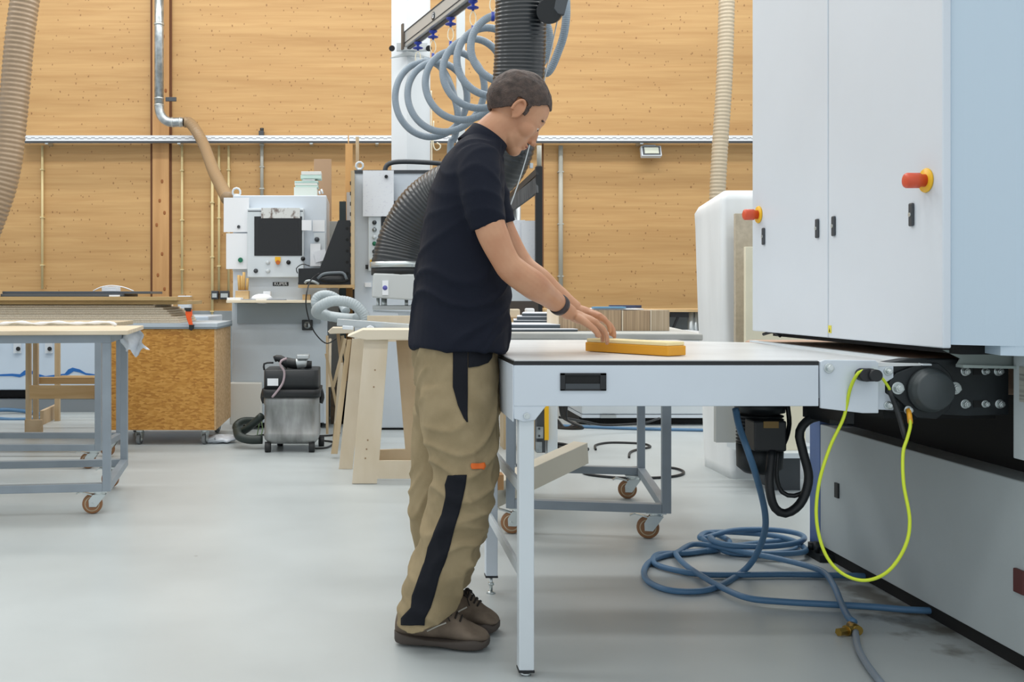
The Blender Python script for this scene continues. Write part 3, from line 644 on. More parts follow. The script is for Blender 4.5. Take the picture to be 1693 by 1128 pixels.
# ================================================================= LEFT BACKGROUND MACHINE
Yg = 9.35
eb = root('edge_machine', 'long pale blue-white machine with a blue wave stripe behind the left benches', 'machine', (-4, Yg+.3, 0))
xa, xb = -5.8, P(345, 0, Yg).x
MB().box(xa, xb, Yg, Yg+.9, P(0, 645, Yg).z, .9).build('body', mat('machine_blue_white', (198, 214, 230), .4), eb, bevel=.01)
MB().box(xa+.05, xb-.05, Yg+.12, Yg+.8, .13, .2).build('gap', BLACKM, eb)
MB().box(xa, xb, Yg+.02, Yg+.9, 0, P(0, 661, Yg).z).build('base', mat('base_mid_grey', (130, 138, 144), .5), eb)
wv = []
up = [(-60, 621), (0, 619), (20, 618), (33, 619), (40, 613), (46, 611), (55, 614), (62, 618), (75, 622), (98, 619), (107, 618), (113, 611), (120, 608), (132, 611), (142, 617), (157, 619)]
lo = [(157, 622), (142, 620), (132, 616), (122, 614), (113, 620), (107, 623), (98, 622), (75, 626), (62, 622), (55, 619), (46, 618), (40, 621), (33, 624), (20, 622), (0, 622), (-60, 624)]
MB().prism([(P(a_, b_, Yg).x, P(a_, b_, Yg).z) for a_, b_ in up+lo], 'xz', Yg-.004, Yg+.001).build('wave_stripe', mat('wave_blue', (30, 104, 180), .4), eb)
for px in (-10, 30, 82):
    a = P(px-6, 584, Yg); b = P(px+6, 570, Yg)
    k_ = MB().box(a.x, b.x, Yg-.03, Yg, a.z, b.z+.06).build('bracket', GREYW, eb)
    MB().cyl(P(px, 577, Yg-.03), P(px, 577, Yg-.05), .02).build('knob', BLACK, k_)
# wooden stand
ws = root('wooden_stand', 'open pine stand with upright posts on block feet behind the left benches', 'wooden stand', P(70, 712, 8.3))
def Z2(px, Y): return P(px, 0, Y).x
for px, Y in ((46, 8.0), (58, 8.2), (94, 8.7)):
    MB().box(Z2(px-4, Y), Z2(px+4, Y), Y, Y+.04, .0, .86).build('post', PINE, ws, bevel=.002)
MB().box(Z2(50, 7.99), Z2(157, 7.99), 7.97, 7.995, P(0, 659, 8).z, P(0, 637, 8).z).build('cross_board', PINEH, ws)
MB().box(Z2(62, 8.2), Z2(160, 8.2), 8.24, 8.3, P(0, 636, 8.2).z, P(0, 631, 8.2).z+.03).build('cross_board', PINEH, ws)
MB().box(Z2(98, 8.7), Z2(170, 8.7), 8.74, 8.77, P(0, 629, 8.7).z, P(0, 622, 8.7).z).build('cross_board', PINEH, ws)
MB().box(Z2(42, 8), Z2(70, 8), 7.98, 8.02, 0, .1).build('foot', BIRCHD, ws)
MB().bar(V((Z2(72, 8.5), 8.45, .06)), V((Z2(90, 8.9), 8.95, .06)), .03, .12).build('foot', BIRCHD, ws)
ob = MB().tube([P(-30, 688, 8.9), P(0, 678, 9.2), P(40, 680, 9.25), P(66, 685, 9.05), P(70, 690, 8.9), P(55, 693, 8.8), P(20, 694, 8.78), P(-10, 692, 8.8)], .018).build('blue_hose', BLUEH, origin=(-3, 9, .018)); tag(ob, 'blue air hose loop on the floor at the far left, behind the benches', 'hose')
for v in ob.data.vertices: pass
# ================================================================= WALL PIPES AND HOSES
hose = MB().tube([P(50, -60, 9.0), P(33, 60, 9.0), P(22, 180, 9.0), P(8, 290, 9.0), P(-22, 380, 9.0), P(-60, 470, 9.0)], .122, seg=28, rib=(.042, .009)).build('extraction_hose', THOSE, origin=(-3.1, 9, 2.5))
tag(hose, 'thick brown ribbed extraction hose hanging at the left edge', 'hose')
r = root('galvanised_duct', 'shiny galvanised duct coming down the wooden pillar with an elbow', 'duct', P(264, 190, 11.2))
YD = 11.25
du = MB().cyl(P(263, -60, YD), P(263, 172, YD), .052, seg=24).tube([P(263, 172, YD), P(264, 185, YD), P(270, 196, YD), P(281, 202, YD), P(295, 202, YD), P(303, 202, YD)], .053, seg=24, step=.03).build('pipe', GALV, r)
MB().cyl(P(263, 38, YD), P(263, 42, YD), .058).cyl(P(263, 162, YD), P(263, 164, YD), .056).cyl(P(263, 173, YD), P(263, 175, YD), .056).cyl(P(284, 202, YD), P(286, 202, YD), .057).cyl(P(297, 202, YD), P(299, 202, YD), .058).build('collar', ZINC, r)
hd = MB().box(P(274, 0, YD).x, P(292, 0, YD).x, YD-.02, YD, P(0, 168, YD).z, P(0, 161, YD).z).build('gate_lever', DGREY, r, bevel=.004)
ob = MB().tube([P(304, 202, YD), P(313, 203, YD), P(324, 216, 11.1), P(337, 240, 10.9), P(352, 280, 10.2), P(364, 305, 9.6), P(376, 328, 9.0)], .058, seg=20, rib=(.04, .004)).build('flexible_hose', BRHOSE, origin=P(330, 250, 11)); tag(ob, 'brown flexible hose running from the galvanised elbow to the monitor cabinet', 'hose')
hr = MB().tube([P(1203, -60, 9.6), P(1198, 120, 9.6), P(1190, 250, 9.6), P(1186, 330, 9.6), P(1184, 420, 9.6)], .07, seg=24, rib=(.036, .007)).build('extraction_hose', mat('clear_hose', (186, 172, 148), .35), origin=P(1190, 300, 9.6))
tag(hr, 'pale translucent ribbed hose hanging behind the white wrapped stack', 'hose')
# ================================================================= MONITOR CABINET
YK = 8.2
mc = root('monitor_cabinet', 'tall pale grey machine cabinet with a dark screen and pinned papers', 'machine', P(460, 715, YK))
def X(px, Y=YK): return P(px, 0, Y).x
def Z(py, Y=YK): return P(0, py, Y).z
MB().box(X(385), X(540), YK, YK+.7, Z(500), Z(323)).build('upper_body', GREYW, mc, bevel=.008)
MB().box(X(383), X(541), YK+.02, YK+.72, Z(700), Z(500)).build('lower_body', mat('machine_pale', (206, 217, 226), .42, var=.03), mc, bevel=.006)
MB().box(X(392), X(530), YK-.004, YK+.02, Z(535), Z(502)).build('knee_panel', mat('knee_grey', (150, 162, 170), .45), mc)
MB().box(X(400), X(530), YK+.1, YK+.6, 0, Z(700)).build('plinth', BLACKM, mc)
MB().box(X(381), X(434), YK-.06, YK+.02, .04, Z(632)).build('kick_box', mat('kick_cream', (216, 216, 210), .5), mc, bevel=.01)
cp = MB().box(X(411), X(503), YK-.09, YK, Z(459), Z(346)).build('control_panel', WHITE, mc, bevel=.006)
MB().box(X(412), X(502), YK-.092, YK-.088, Z(351.5), Z(350)).build('seam', DGREY, cp)
sc_ = MB().box(X(420.5, YK-.09), X(499.5, YK-.09), YK-.097, YK-.09, Z(423, YK-.09), Z(358, YK-.09)).build('screen_frame', BLACK, cp, bevel=.002)
MB().box(X(427, YK-.09), X(493, YK-.09), YK-.0985, YK-.097, Z(417, YK-.09), Z(363, YK-.09)).build('screen', SCREEN, sc_)
YP = YK-.09
MB().box(X(455, YP), X(464, YP), YP-.012, YP, Z(433, YP), Z(425, YP)).build('button_plate', YEL, cp)
MB().cyl(P(459.5, 434, YP), P(459.5, 434, YP-.04), .018).build('emergency_button', mat('btn_amber', (196, 104, 34), .4), cp)
for px, py, m_ in ((443, 434, WHITE), (477, 434, BLACK), (501, 428, BLACK), (423, 448, DGREY), (443, 448, WHITE)):
    MB().lathe([(.018, 0), (.018, .008), (.013, .01), (.013, .02), (0, .021)], P(px, py, YP), (0, -1, 0), 16).build('button', m_, cp)
def sheet(name, px0, py0, px1, py1, Y, m, par, tilt=0, curl=.01):
    rs = []; n = 8
    a = P(px0, py1, Y); b = P(px1, py0, Y); cx, cz = (a.x+b.x)/2, (a.z+b.z)/2; ct_, st_ = math.cos(tilt), math.sin(tilt)
    vs = []
    for d in (0, .0012):
        for i in range(n+1):
            for j in range(n+1):
                x = a.x+(b.x-a.x)*i/n-cx; zz_ = a.z+(b.z-a.z)*j/n-cz
                vs.append((cx+x*ct_-zz_*st_, Y-.002-d-curl*((i/n-.4)**2+(1-j/n)**2*.6), cz+x*st_+zz_*ct_))
    N_ = (n+1)**2; fs = []
    for i in range(n):
        for j in range(n):
            q = i*(n+1)+j; fs += [(q, q+1, q+n+2, q+n+1), (N_+q+n+1, N_+q+n+2, N_+q+1, N_+q)]
    return MB().add(vs, fs, True).build(name, m, par)
def tsheet(name, q, m, label, cat='paper', tilt=0, curl=.01, group=None):
    o = sheet(name, *q, m, None, tilt, curl)
    o0 = P((q[0]+q[2])/2, (q[1]+q[3])/2, q[4])
    for v in o.data.vertices: v.co = v.co-o0
    o.location = o0; return tag(o, label, cat, group)
g_ = 'papers pinned to the monitor cabinet'
tsheet('paper_sheet', (370, 327, 412, 384, YK-.03), PAPER, 'upper white sheet pinned to the left side of the monitor cabinet', group=g_)
MB().box(X(385), X(412), YK-.02, YK+.01, Z(448), Z(386)).build('switch_panel', WHITE, mc)
tsheet('paper_sheet', (374, 386, 409, 445, YK-.045), PAPER, 'lower white sheet on the left side of the monitor cabinet, around the green button', curl=.002, group=g_)
MB().cyl(P(397.5, 430, YK-.04), P(397.5, 430, YK-.075), .02).build('green_button', GREEN, mc)
MB().cyl(P(394.5, 375, YK-.02), P(394.5, 375, YK-.05), .013).build('grey_button', DGREY, mc)
tsheet('photo_strip', (432, 344, 496, 361, YP-.01), mat('photo_print', (214, 216, 214), .5, c2=(110, 92, 84), vscale=(22, 22, 14), lo=.38, hi=.5), 'small printed photo strip taped above the dark screen', 'photo', curl=.0, group=g_)
tsheet('note_slip', (499, 364, 515, 381, YP-.012), PAPER, 'small white note taped to the top right corner of the screen', curl=.0, group=g_)
tsheet('note_slip', (517, 364, 537, 383, YK-.004), PAPER, 'small white note on the right edge of the monitor cabinet', curl=.002, group=g_)
MB().box(X(519), X(538), YK-.015, YK, Z(440), Z(385)).build('key_panel', WHITE, mc)
for px, py, m_ in ((524, 396, DGREY), (526, 408.5, BLACK)): MB().lathe([(.02, 0), (.02, .012), (.012, .02), (0, .021)], P(px, py, YK-.015), (0, -1, 0), 16).build('button', m_, mc)
tsheet('note_slip', (513, 403, 530, 440, YK-.035), PAPER, 'narrow white sheet hanging to the right of the control panel', curl=.004, group=g_)
tsheet('note_slip', (520, 414, 540, 432, YK-.05), PAPERG, 'printed slip hung crookedly beside the black tool holder', tilt=.25, curl=.004, group=g_)
npl = MB().box(X(451), X(477), YK-.006, YK, Z(473), Z(466.5)).build('name_plate', BLACK, mc, bevel=.003)
text('plate_lettering', 'KUPER', .036, P(464, 469.6, YK-.007), RFRONT, PAPER, npl)
MB().tube([P(391+6.5*math.cos(t), 318-7*math.sin(t), YK+.1) for t in [k*PI/8 for k in range(-4, 13)]], .009, seg=8).cyl(P(391, 326, YK+.1), P(391, 321, YK+.1), .02).build('eye_bolt', WHITE, mc)
MB().cyl(P(534, 320, YK+.1), P(531, 313, YK+.1), .008).cyl(P(529, 321, YK+.1), P(528, 316, YK+.1), .008).build('pin', WHITE, mc)
# desk board
db = root('desk_board', 'pale wooden desk board on the front of the monitor cabinet', 'shelf', P(450, 498, YK-.2))
yd = YK-.34
MB().box(P(374, 0, yd).x, P(524, 0, yd).x, yd, YK-.005, P(0, 501, yd).z, P(0, 496.5, yd).z).build('board', mat('desk_birch', (234, 220, 194), .5), db, bevel=.003)
zt_ = P(0, 496.5, yd).z
def item(name, px0, px1, y0, y1, h, m, label, cat, bev=.003, zt=zt_):
    a = P(px0, 0, y0).x; b = P(px1, 0, y0).x
    o = MB().box(a, b, y0, y1, zt, zt+h).build(name, m, bevel=bev, origin=((a+b)/2, (y0+y1)/2, zt)); return tag(o, label, cat)
item('tray', 375, 398, yd+.03, yd+.2, .02, PAPER, 'white shallow tray on the left end of the desk board', 'tray')
item('note_pad', 400, 425, yd+.05, yd+.15, .008, mat('pad_grey', (150, 156, 164), .5), 'flat grey pad on the desk board', 'note pad')
item('wood_box', 389, 411, yd+.2, yd+.28, .075, PINEH, 'small wooden pencil box at the left end of the desk board', 'box')
o = MB()
for i, (px, h_) in enumerate(((396, 25), (400, 24), (403, 30), (408, 20))):
    o.cyl(P(px, 480, yd+.24), P(px+(i-1.5), 480-h_, yd+.24), .012, seg=8)
o = o.build('pencils', mat('pencil_wood', (206, 168, 104), .5), origin=P(400, 484, yd+.24)); tag(o, 'bundle of wooden rods standing in the small wooden box', 'rods')
o = MB().ell(P(433, 494, yd+.1), (.085, .06, .04)).build('cloth', PAPER, origin=P(433, 496, yd+.1)); tag(o, 'crumpled white cloth lying on the desk board', 'cloth')
item('white_box', 435, 447, yd+.18, yd+.26, .07, PAPER, 'small white box standing behind the cloth on the desk board', 'box')
item('note_pad', 425, 473, yd+.05, yd+.12, .008, mat('pad_blue', (120, 130, 144), .5), 'long flat dark pad beside the cloth on the desk board', 'note pad')
item('wood_block', 500, 513, yd+.12, yd+.2, .045, PINEH, 'pine block at the right end of the desk board', 'wood block')
item('mug', 517, 524, yd+.12, yd+.16, .05, PAPER, 'small white pot on the right end of the desk board', 'pot')
# rotary switch
rs_ = MB().box(X(499.5), X(517), YK-.02, YK+.02, Z(546), Z(529)).build('rotary_switch', BLACK, mc, bevel=.004)
MB().lathe([(.03, 0), (.03, .008), (.024, .01), (.024, .02), (0, .021)], P(508, 537.5, YK-.02), (0, -1, 0), 20).build('dial', GALV, rs_)
MB().box(P(507, 0, YK).x, P(509, 0, YK).x+.004, YK-.047, YK-.04, Z(541), Z(534)).build('pointer', BLACK, rs_)
MB().box(X(536), X(541), YK-.01, YK+.02, Z(700), Z(650)).build('edge_strip', GREYW, mc)
# stack of sample cards on top
ztop = Z(323, YK+.1)
heights = [(486, 524, 309, 320.5), (488, 526, 306, 309.5), (487, 525, 302.5, 306), (487, 526, 299, 302.5), (500, 521, 296, 299), (497, 531, 289, 295.5), (498, 531, 283, 289)]
cols = [(214, 222, 214), (190, 214, 204), (228, 230, 224), (186, 214, 206), (210, 216, 214), (196, 222, 214), (224, 226, 222)]
for i, (a_, b_, t_, u_) in enumerate(heights):
    Yq = YK+.12
    pa = P(a_, u_, Yq); pb = P(b_, t_, Yq)
    if i == 0: pa.z = ztop+.0
    o = MB().box(pa.x, pb.x, Yq, Yq+.15, pa.z, pb.z-.002).build('sample_box', mat('card%d' % i, cols[i], .6), bevel=.002, origin=((pa.x+pb.x)/2, Yq+.07, pa.z))
    tag(o, 'pale green-white flat box, %s in the stack on top of the monitor cabinet' % ['lowest', 'second from bottom', 'third from bottom', 'middle one', 'small fifth one', 'second from top', 'topmost'][i], 'box', 'flat boxes on the monitor cabinet')
# black tool holder in wooden frame
YH = YK-.32
wf = root('wooden_shelf', 'open wooden shelf frame between the two machine cabinets', 'shelf', P(540, 476, YH))
MB().box(X(493, YH), X(586, YH), YH, YH+.3, Z(476, YH), Z(471, YH)).build('shelf_board', PINEH, wf, bevel=.002)
MB().box(X(580, YH), X(586, YH), YH, YH+.3, Z(471, YH), Z(282, YH)).build('upright', PINE, wf, bevel=.002)
hn = MB()
for k in range(10):
    yy = 300+k*17; hn.box(X(578.6, YH), X(580, YH), YH-.002, YH+.01, Z(yy+6, YH), Z(yy, YH))
hn.build('notch', BLACKM, wf)
bh = root('tool_holder', 'black angular metal tool holder standing on the wooden shelf', 'tool holder', P(540, 470, YH+.05))
MB().prism([(P(q, w_, YH+.03).x, P(q, w_, YH+.03).z) for q, w_ in ((493, 470.6), (493, 444), (529, 443), (559, 364), (579, 364), (579, 470.6))], 'xz', YH+.05, YH+.058).prism([(P(q, w_, YH+.03).x, P(q, w_, YH+.03).z) for q, w_ in ((493, 470.6), (493, 467), (579, 467), (579, 470.6))], 'xz', YH+.02, YH+.25).build('plate', BLACK, bh)
hb = MB()
for k in range(5): hb.cyl(P(574, 378+k*18.5, YH+.05), P(574, 378+k*18.5, YH+.046), .012, seg=12)
hb.build('hole', BLACKM, bh)
r = root('power_tool', 'grey-black router lying on the wooden shelf before the tool holder', 'power tool', P(555, 466, YH))
MB().ell(P(553, 462, YH-.0), (.115, .03, .03)).build('body', BLACK, r)
MB().tube([P(525, 461, YH-.03), P(535, 453, YH-.03), P(555, 451, YH-.03), P(568, 452, YH-.03), P(573, 462, YH-.03)], .011).build('handle', mat('tool_grey', (104, 112, 118), .45), r)
MB().tube([P(504, 468, YH-.03), P(509, 464, YH-.04), P(520, 466, YH-.04), P(527, 470, YH-.03)], .01).build('cable_end', ALU, r)
ob = MB().tube([P(492, 452, YH-.02), P(490, 444, YH-.02), P(500, 437, YH-.03), P(512, 440, YH-.03)], .004).tube([P(528, 452, YH-.05), P(515, 462, YH-.06), P(508, 480, YH-.3), P(506, 505, YH-.3), P(513, 535, YH-.25), P(524, 555, YH-.2), P(540, 568, YH-.2), P(556, 560, YH-.2)], .005).build('cable', BLACK, origin=P(508, 500, YH-.3)); tag(ob, 'thin black cable looping down from the router on the wooden shelf', 'cable')
# boards behind cabinet
slab('grey_board', P(519, 0, YK+.9).x, P(548, 0, YK+.9).x, YK+.9, YK+.92, 0, P(0, 263, YK+.9).z, mat('taupe_board', (172, 142, 112), .6), 'tall taupe board standing behind the monitor cabinet', 'board')
slab('timber', P(571, 0, YK+.5).x, P(583, 0, YK+.5).x, YK+.5, YK+.55, 0, P(0, 238, YK+.5).z, POSTW, 'upright timber behind the wooden shelf, right of the monitor cabinet', 'timber')
slab('timber', P(588, 0, YK+.6).x, P(593.5, 0, YK+.6).x, YK+.6, YK+.63, 0, P(0, 226, YK+.6).z, PINE, 'thin pale batten standing behind the white router cabinet', 'timber')
slab('laminate_sheet', P(561, 0, YK+.3).x, P(572, 0, YK+.3).x, YK+.3, YK+.34, 0, P(0, 333, YK+.3).z, mat('dark_green', (40, 52, 52), .5), 'narrow dark green panel standing behind the black tool holder', 'board')
tsheet('plastic_sheet', (573, 318, 580, 366, YK+.1), mat('film_grey', (184, 178, 172), .3), 'crumpled translucent film hanging behind the wooden upright', 'plastic film')
slab('grey_sheet', P(538, 0, YK+.75).x, P(560, 0, YK+.75).x, YK+.75, YK+.77, 0, P(0, 366, YK+.75).z, mat('panel_grey', (180, 184, 182), .5), 'low pale grey panel behind the tool holder', 'board')
slab('waste_crate', P(547, 0, 8.5).x, P(586, 0, 8.5).x, 8.5, 8.8, 0, .35, mat('waste_brown', (120, 98, 74), .7, c2=(60, 54, 50), vscale=(12, 12, 12)), 'brown crate of offcuts behind the leaning trestle legs', 'crate')
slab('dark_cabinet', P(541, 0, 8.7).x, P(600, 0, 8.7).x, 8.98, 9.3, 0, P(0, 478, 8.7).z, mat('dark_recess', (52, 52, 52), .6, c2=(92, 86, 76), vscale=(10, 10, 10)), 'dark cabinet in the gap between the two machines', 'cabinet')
# ================================================================= ROUTER CABINET
YR = 8.15
rc = root('router_cabinet', 'tall white machine cabinet with black top edge behind the man', 'machine', P(700, 715, YR))
MB().box(X(586, YR), X(782, YR), YR, YR+.6, Z(712, YR)+.02, Z(283, YR)).build('body', GREYW, rc, bevel=.006)
MB().box(X(585, YR), X(782, YR), YR-.01, YR+.61, Z(287, YR), Z(281.5, YR)).build('top_edge', DGREY, rc)
MB().box(X(600, YR), X(780, YR), YR+.05, YR+.5, 0, Z(712, YR)+.02).build('plinth', BLACKM, rc)
MB().box(X(626, YR), X(672, YR), YR-.012, YR, Z(714, YR), Z(709, YR)).build('floor_gap', BLACKM, rc)
MB().box(X(609, YR), X(630, YR), YR-.05, YR, Z(448, YR), Z(353, YR)).build('button_strip', WHITE, rc, bevel=.004)
for py, m_ in ((368, DGREY), (380, GALV), (392, WHITE), (403, GREEN), (416, DGREY)):
    MB().lathe([(.018, 0), (.018, .01), (.012, .012), (.012, .02), (0, .02)], P(619, py, YR-.05), (0, -1, 0), 16).build('button', m_, rc)
MB().box(X(612, YR), X(617, YR), YR-.07, YR-.05, Z(442, YR), Z(430, YR)).build('yellow_plate', YEL, rc)
MB().cyl(P(607, 438, YR-.03), P(607, 445, YR-.03), .014).build('key_switch', BLACK, rc)
MB().box(X(603, YR), X(614, YR), YR-.06, YR, Z(475, YR), Z(467.5, YR)).build('white_knob', PAPER, rc, bevel=.004)
MB().box(X(630, YR), X(690, YR), YR-.06, YR, Z(405, YR), Z(333, YR)).build('screen', BLACK, rc, bevel=.003)
tsheet('paper_sheet', (600, 282, 651, 358, YR-.06), PAPERG, 'white drawing sheet pinned to the white router cabinet', curl=.01)
MB().cyl(P(638.5, 292, YR-.06), P(638.5, 292, YR-.085), .014).build('magnet', BLACK, rc)
MB().tube([P(594.5+6*math.cos(t), 274-6*math.sin(t), YR+.1) for t in [k*PI/8 for k in range(-4, 13)]], .009, seg=8).cyl(P(594.5, 283, YR+.1), P(594.5, 278, YR+.1), .018).build('eye_bolt', WHITE, rc)
ob = MB().tube([P(636, 284, YR+.2), P(640, 273, YR+.2), P(655, 268, YR+.2), P(690, 268, YR+.2), P(735, 272, YR+.2), P(760, 284, YR+.2)], .02).build('cable', DGREY, origin=P(680, 270, YR+.2)); tag(ob, 'thick dark cable arching over the top of the white router cabinet', 'cable')
# guard frame
gf = root('guard_frame', 'black guard frame with a slanted brush beam, right of the man', 'guard frame', P(870, 600, 7.9))
MB().box(X(886, 7.6), X(897, 7.6), 7.6, 7.65, 0, Z(275, 7.6)).build('post', BLACK, gf, bevel=.003)
MB().box(X(843, 8.8), X(852, 8.8), 8.82, 8.86, 0, Z(312, 8.4)).build('post', BLACK, gf, bevel=.003)
MB().cyl(P(891.5, 275, 7.62), P(891.5, 241, 7.62), .018).build('rod', PVCG, gf)
MB().bar(P(828, 340, 8.8), P(888, 284, 7.6), .02, .05).build('upper_beam', BLACK, gf)
MB().bar(P(828, 352, 8.8), P(888, 306, 7.6), .02, .12).build('brush', mat('brush_grey', (104, 106, 108), .8, c2=(60, 62, 64), vscale=(90, 90, 4)), gf)
MB().cyl(P(855, 330, 8.45), P(855, 470, 8.45), .03).build('tube', ALU, gf)
MB().box(X(835, 7.75), X(888, 7.75), 7.75, 7.76, Z(560, 7.75), Z(365, 7.75)).build('guard_plate', WHITE, gf)
tsheet('paper_sheet', (833, 364, 868, 438, 7.72), PAPERG, 'printed white plan taped on the guard frame, left of a pair', group='plans on the guard frame')
tsheet('paper_sheet', (862, 365, 886, 430, 7.70), PAPERG, 'printed white plan taped on the guard frame, right of a pair', group='plans on the guard frame')
# clutter near man at 840-890, 470-540
wsx = root('work_shelf', 'pale pine shelf bench seen between the man and the white boards', 'shelf', P(862, 540, 7.2))
_zs = P(0, 540, 7.0).z
MB().box(P(832, 0, 7.0).x, P(892, 0, 7.0).x, 7.0, 7.4, _zs, _zs+.055).build('board', PINEH, wsx, bevel=.0015)
for _x in (P(836, 0, 7.0).x, P(882, 0, 7.0).x): MB().box(_x, _x+.04, 7.1, 7.3, 0, _zs).build('leg', PINE, wsx)
sz = P(0, 540, 7.0).z+.057
for nme, a_, b_, h_, m_, l_ in (('wood_block', 839, 860, .065, BIRCH, 'pale round-edged wooden block on the pine shelf behind the man'), ('white_can', 870, 884, .07, PAPER, 'white can on the pine shelf behind the man')):
    o = MB().box(P(a_, 0, 7.05).x, P(b_, 0, 7.05).x, 7.05, 7.13, sz, sz+h_).build(nme, m_, bevel=.01, origin=P((a_+b_)/2, 522, 7.05)); tag(o, l_, nme.split('_')[1])
slab('dark_tool_tray', P(840, 0, 7.3).x, P(886, 0, 7.3).x, 7.2, 7.38, sz, .12, mat('tray_dark', (66, 60, 56), .6), 'dark tool tray behind the white can', 'tray')
# suction hood + big hose
YS = 6.9
sh = root('suction_hood', 'pale grey suction hood with round sticker at the foot of the black hose', 'suction hood', P(655, 500, YS))
def trap(a, b, m_, nme, par, y0, y1, bev=.01):
    return MB().prism([(P(q, w_, YS).x, P(q, w_, YS).z) for q, w_ in a], 'xz', y0, y1).build(nme, m_, par, bevel=bev)
trap([(615, 492), (617, 453), (700, 455), (702, 498)], 0, mat('hood_grey', (196, 200, 200), .5), 'housing', sh, YS-.2, YS+.2)
MB().cyl(P(661, 455, YS), P(661, 443, YS), .198, .198, 40).build('rubber_ring', BLACK, sh)
MB().cyl(P(661, 443, YS), P(661, 433.5, YS), .203, .203, 40).build('hose_clamp', ZINC, sh)
MB().box(X(632, YS-.18), X(642, YS-.18), YS-.206, YS-.2, Z(488, YS-.2), Z(464, YS-.2)).build('sticker', PAPER, sh)
MB().lathe([(.016, 0), (.016, .002), (.0, .002)], P(636.5, 476, YS-.206), (0, -1, 0), 20).build('sticker_symbol', mat('purple', (92, 92, 170), .5), sh)
MB().box(X(650, YS-.18), X(683, YS-.18), YS-.19, YS-.185, Z(441, YS-.19), Z(437, YS-.19)).build('clamp_screw', GALV, sh)
MB().cyl(P(625, 493, YS), P(625, 512, YS), .012).cyl(P(635, 493, YS), P(635, 512, YS), .02).cyl(P(672, 493, YS), P(672, 512, YS), .012).build('stem', ZINC, sh)
MB().box(X(616, YS), X(720, YS), YS-.1, YS+.1, Z(512, YS), Z(505, YS)).build('slide_rail', ALU, sh, bevel=.004)
MB().prism([(P(q, w_, YS).x, P(q, w_, YS).z) for q, w_ in ((616, 513), (720, 517), (720, 545), (712, 545), (710, 530), (690, 528), (660, 530), (658, 518), (616, 516))], 'xz', YS-.05, YS-.02).build('bracket', GREYW, sh, bevel=.002)
bighose = MB().tube([P(862, -90, 6.3), P(861, 20, 6.35), P(859, 100, 6.4), P(852, 180, 6.45), P(838, 250, 6.5), P(810, 290, 6.6), P(768, 304, 6.7), P(728, 322, 6.8), P(695, 352, 6.85), P(671, 396, 6.9), P(661, 434, 6.9), P(661, 441, 6.9)], lambda t: .156+.034*t*t, seg=40, rib=(.024, .006)).build('extraction_hose', BHOSE, origin=P(760, 302, 6.7))
tag(bighose, 'very thick black ribbed extraction hose behind the man, bending down to the hood', 'hose')
MB().box(P(676, 0, 6.7).x, P(684, 0, 6.7).x, 6.705, 6.715, P(0, 414, 6.7).z, P(0, 406, 6.7).z)
# ================================================================= COLUMN, CRANE RAIL
YC = 8.9
col_ = root('steel_column', 'white painted square steel column behind the hanging grey hose', 'column', P(679, 650, YC))
xc0, xc1, xc2 = P(647, 0, YC).x, P(673, 0, YC-.12).x, P(711, 0, YC+.05).x
MB().prism([(xc0, YC), (xc1, YC-.13), (xc2, YC), (xc2-.1, YC+.18), (xc0+.05, YC+.18)], 'xy', 0, 6.2).build('shaft', mat('column_white', (222, 228, 232), .4), col_, bevel=.004)
MB().prism([(P(q, w_, YC-.16).x, P(q, w_, YC-.16).z) for q, w_ in ((645, 96), (676, 85), (712, 96), (676, 92))], 'xz', YC-.17, YC-.14).build('collar', ALU, col_)
for px in (648, 709): MB().cyl(P(px, 80, YC-.2), P(px, 80, YC-.14), .026).build('rubber_stop', BLACK, col_)
MB().box(P(655, 0, YC).x, P(705, 0, YC).x, YC-.15, YC-.1, P(0, 90, YC).z, P(0, 78, YC).z).build('bracket', ALU, col_)
cr = root('crane_rail', 'aluminium crane rail running from the white column up to the right', 'rail', P(680, 50, 8.6))
RA = P(676, 66, 8.6); RB = RA+V((.273, -.962, 0))*1.95
MB().bar(RA, RB, .09, .135).build('rail', mat('rail_alu', (188, 192, 192), .4, .35), cr, bevel=.004)
dR = (RB-RA).normalized(); nR = V((-dR.y, dR.x, 0))*-1
if nR.y > 0: nR = -nR
side = V((0, 0, 1)).cross(dR); side = -side if side.x > 0 else side
MB().bar(RA+side*.047+V((0, 0, .06)), RB+side*.047+V((0, 0, .06)), .006, .008).bar(RA+side*.047-V((0, 0, .036)), RB+side*.047-V((0, 0, .036)), .006, .006).bar(RA-V((0, 0, .074)), RB-V((0, 0, .074)), .03, .014).build('groove', DGREY, cr)
MB().bar(RA+side*.06-dR*.01+V((0, 0, .02)), RA+side*.06+dR*.03+V((0, 0, .02)), .015, .22).build('end_plate', mat('plate_brown', (96, 88, 80), .5), cr)
lc = RA+dR*.75+side*.0475
MB().lathe([(.034, 0), (.034, .002), (0, .002)], lc, side, 24).build('logo_disc', DGREY, cr)
rotl = Matrix((-dR if (-dR).y > 0 else dR, V((0, 0, 1)), side)).transposed()
dl = dR if side.cross(V((0, 0, 1))).dot(dR) < 0 else -dR
rotl = Matrix((V((0, 0, 1)).cross(side), V((0, 0, 1)), side)).transposed()
text('logo_letter', 'G', .055, lc+side*.003, rotl, PAPER, cr)
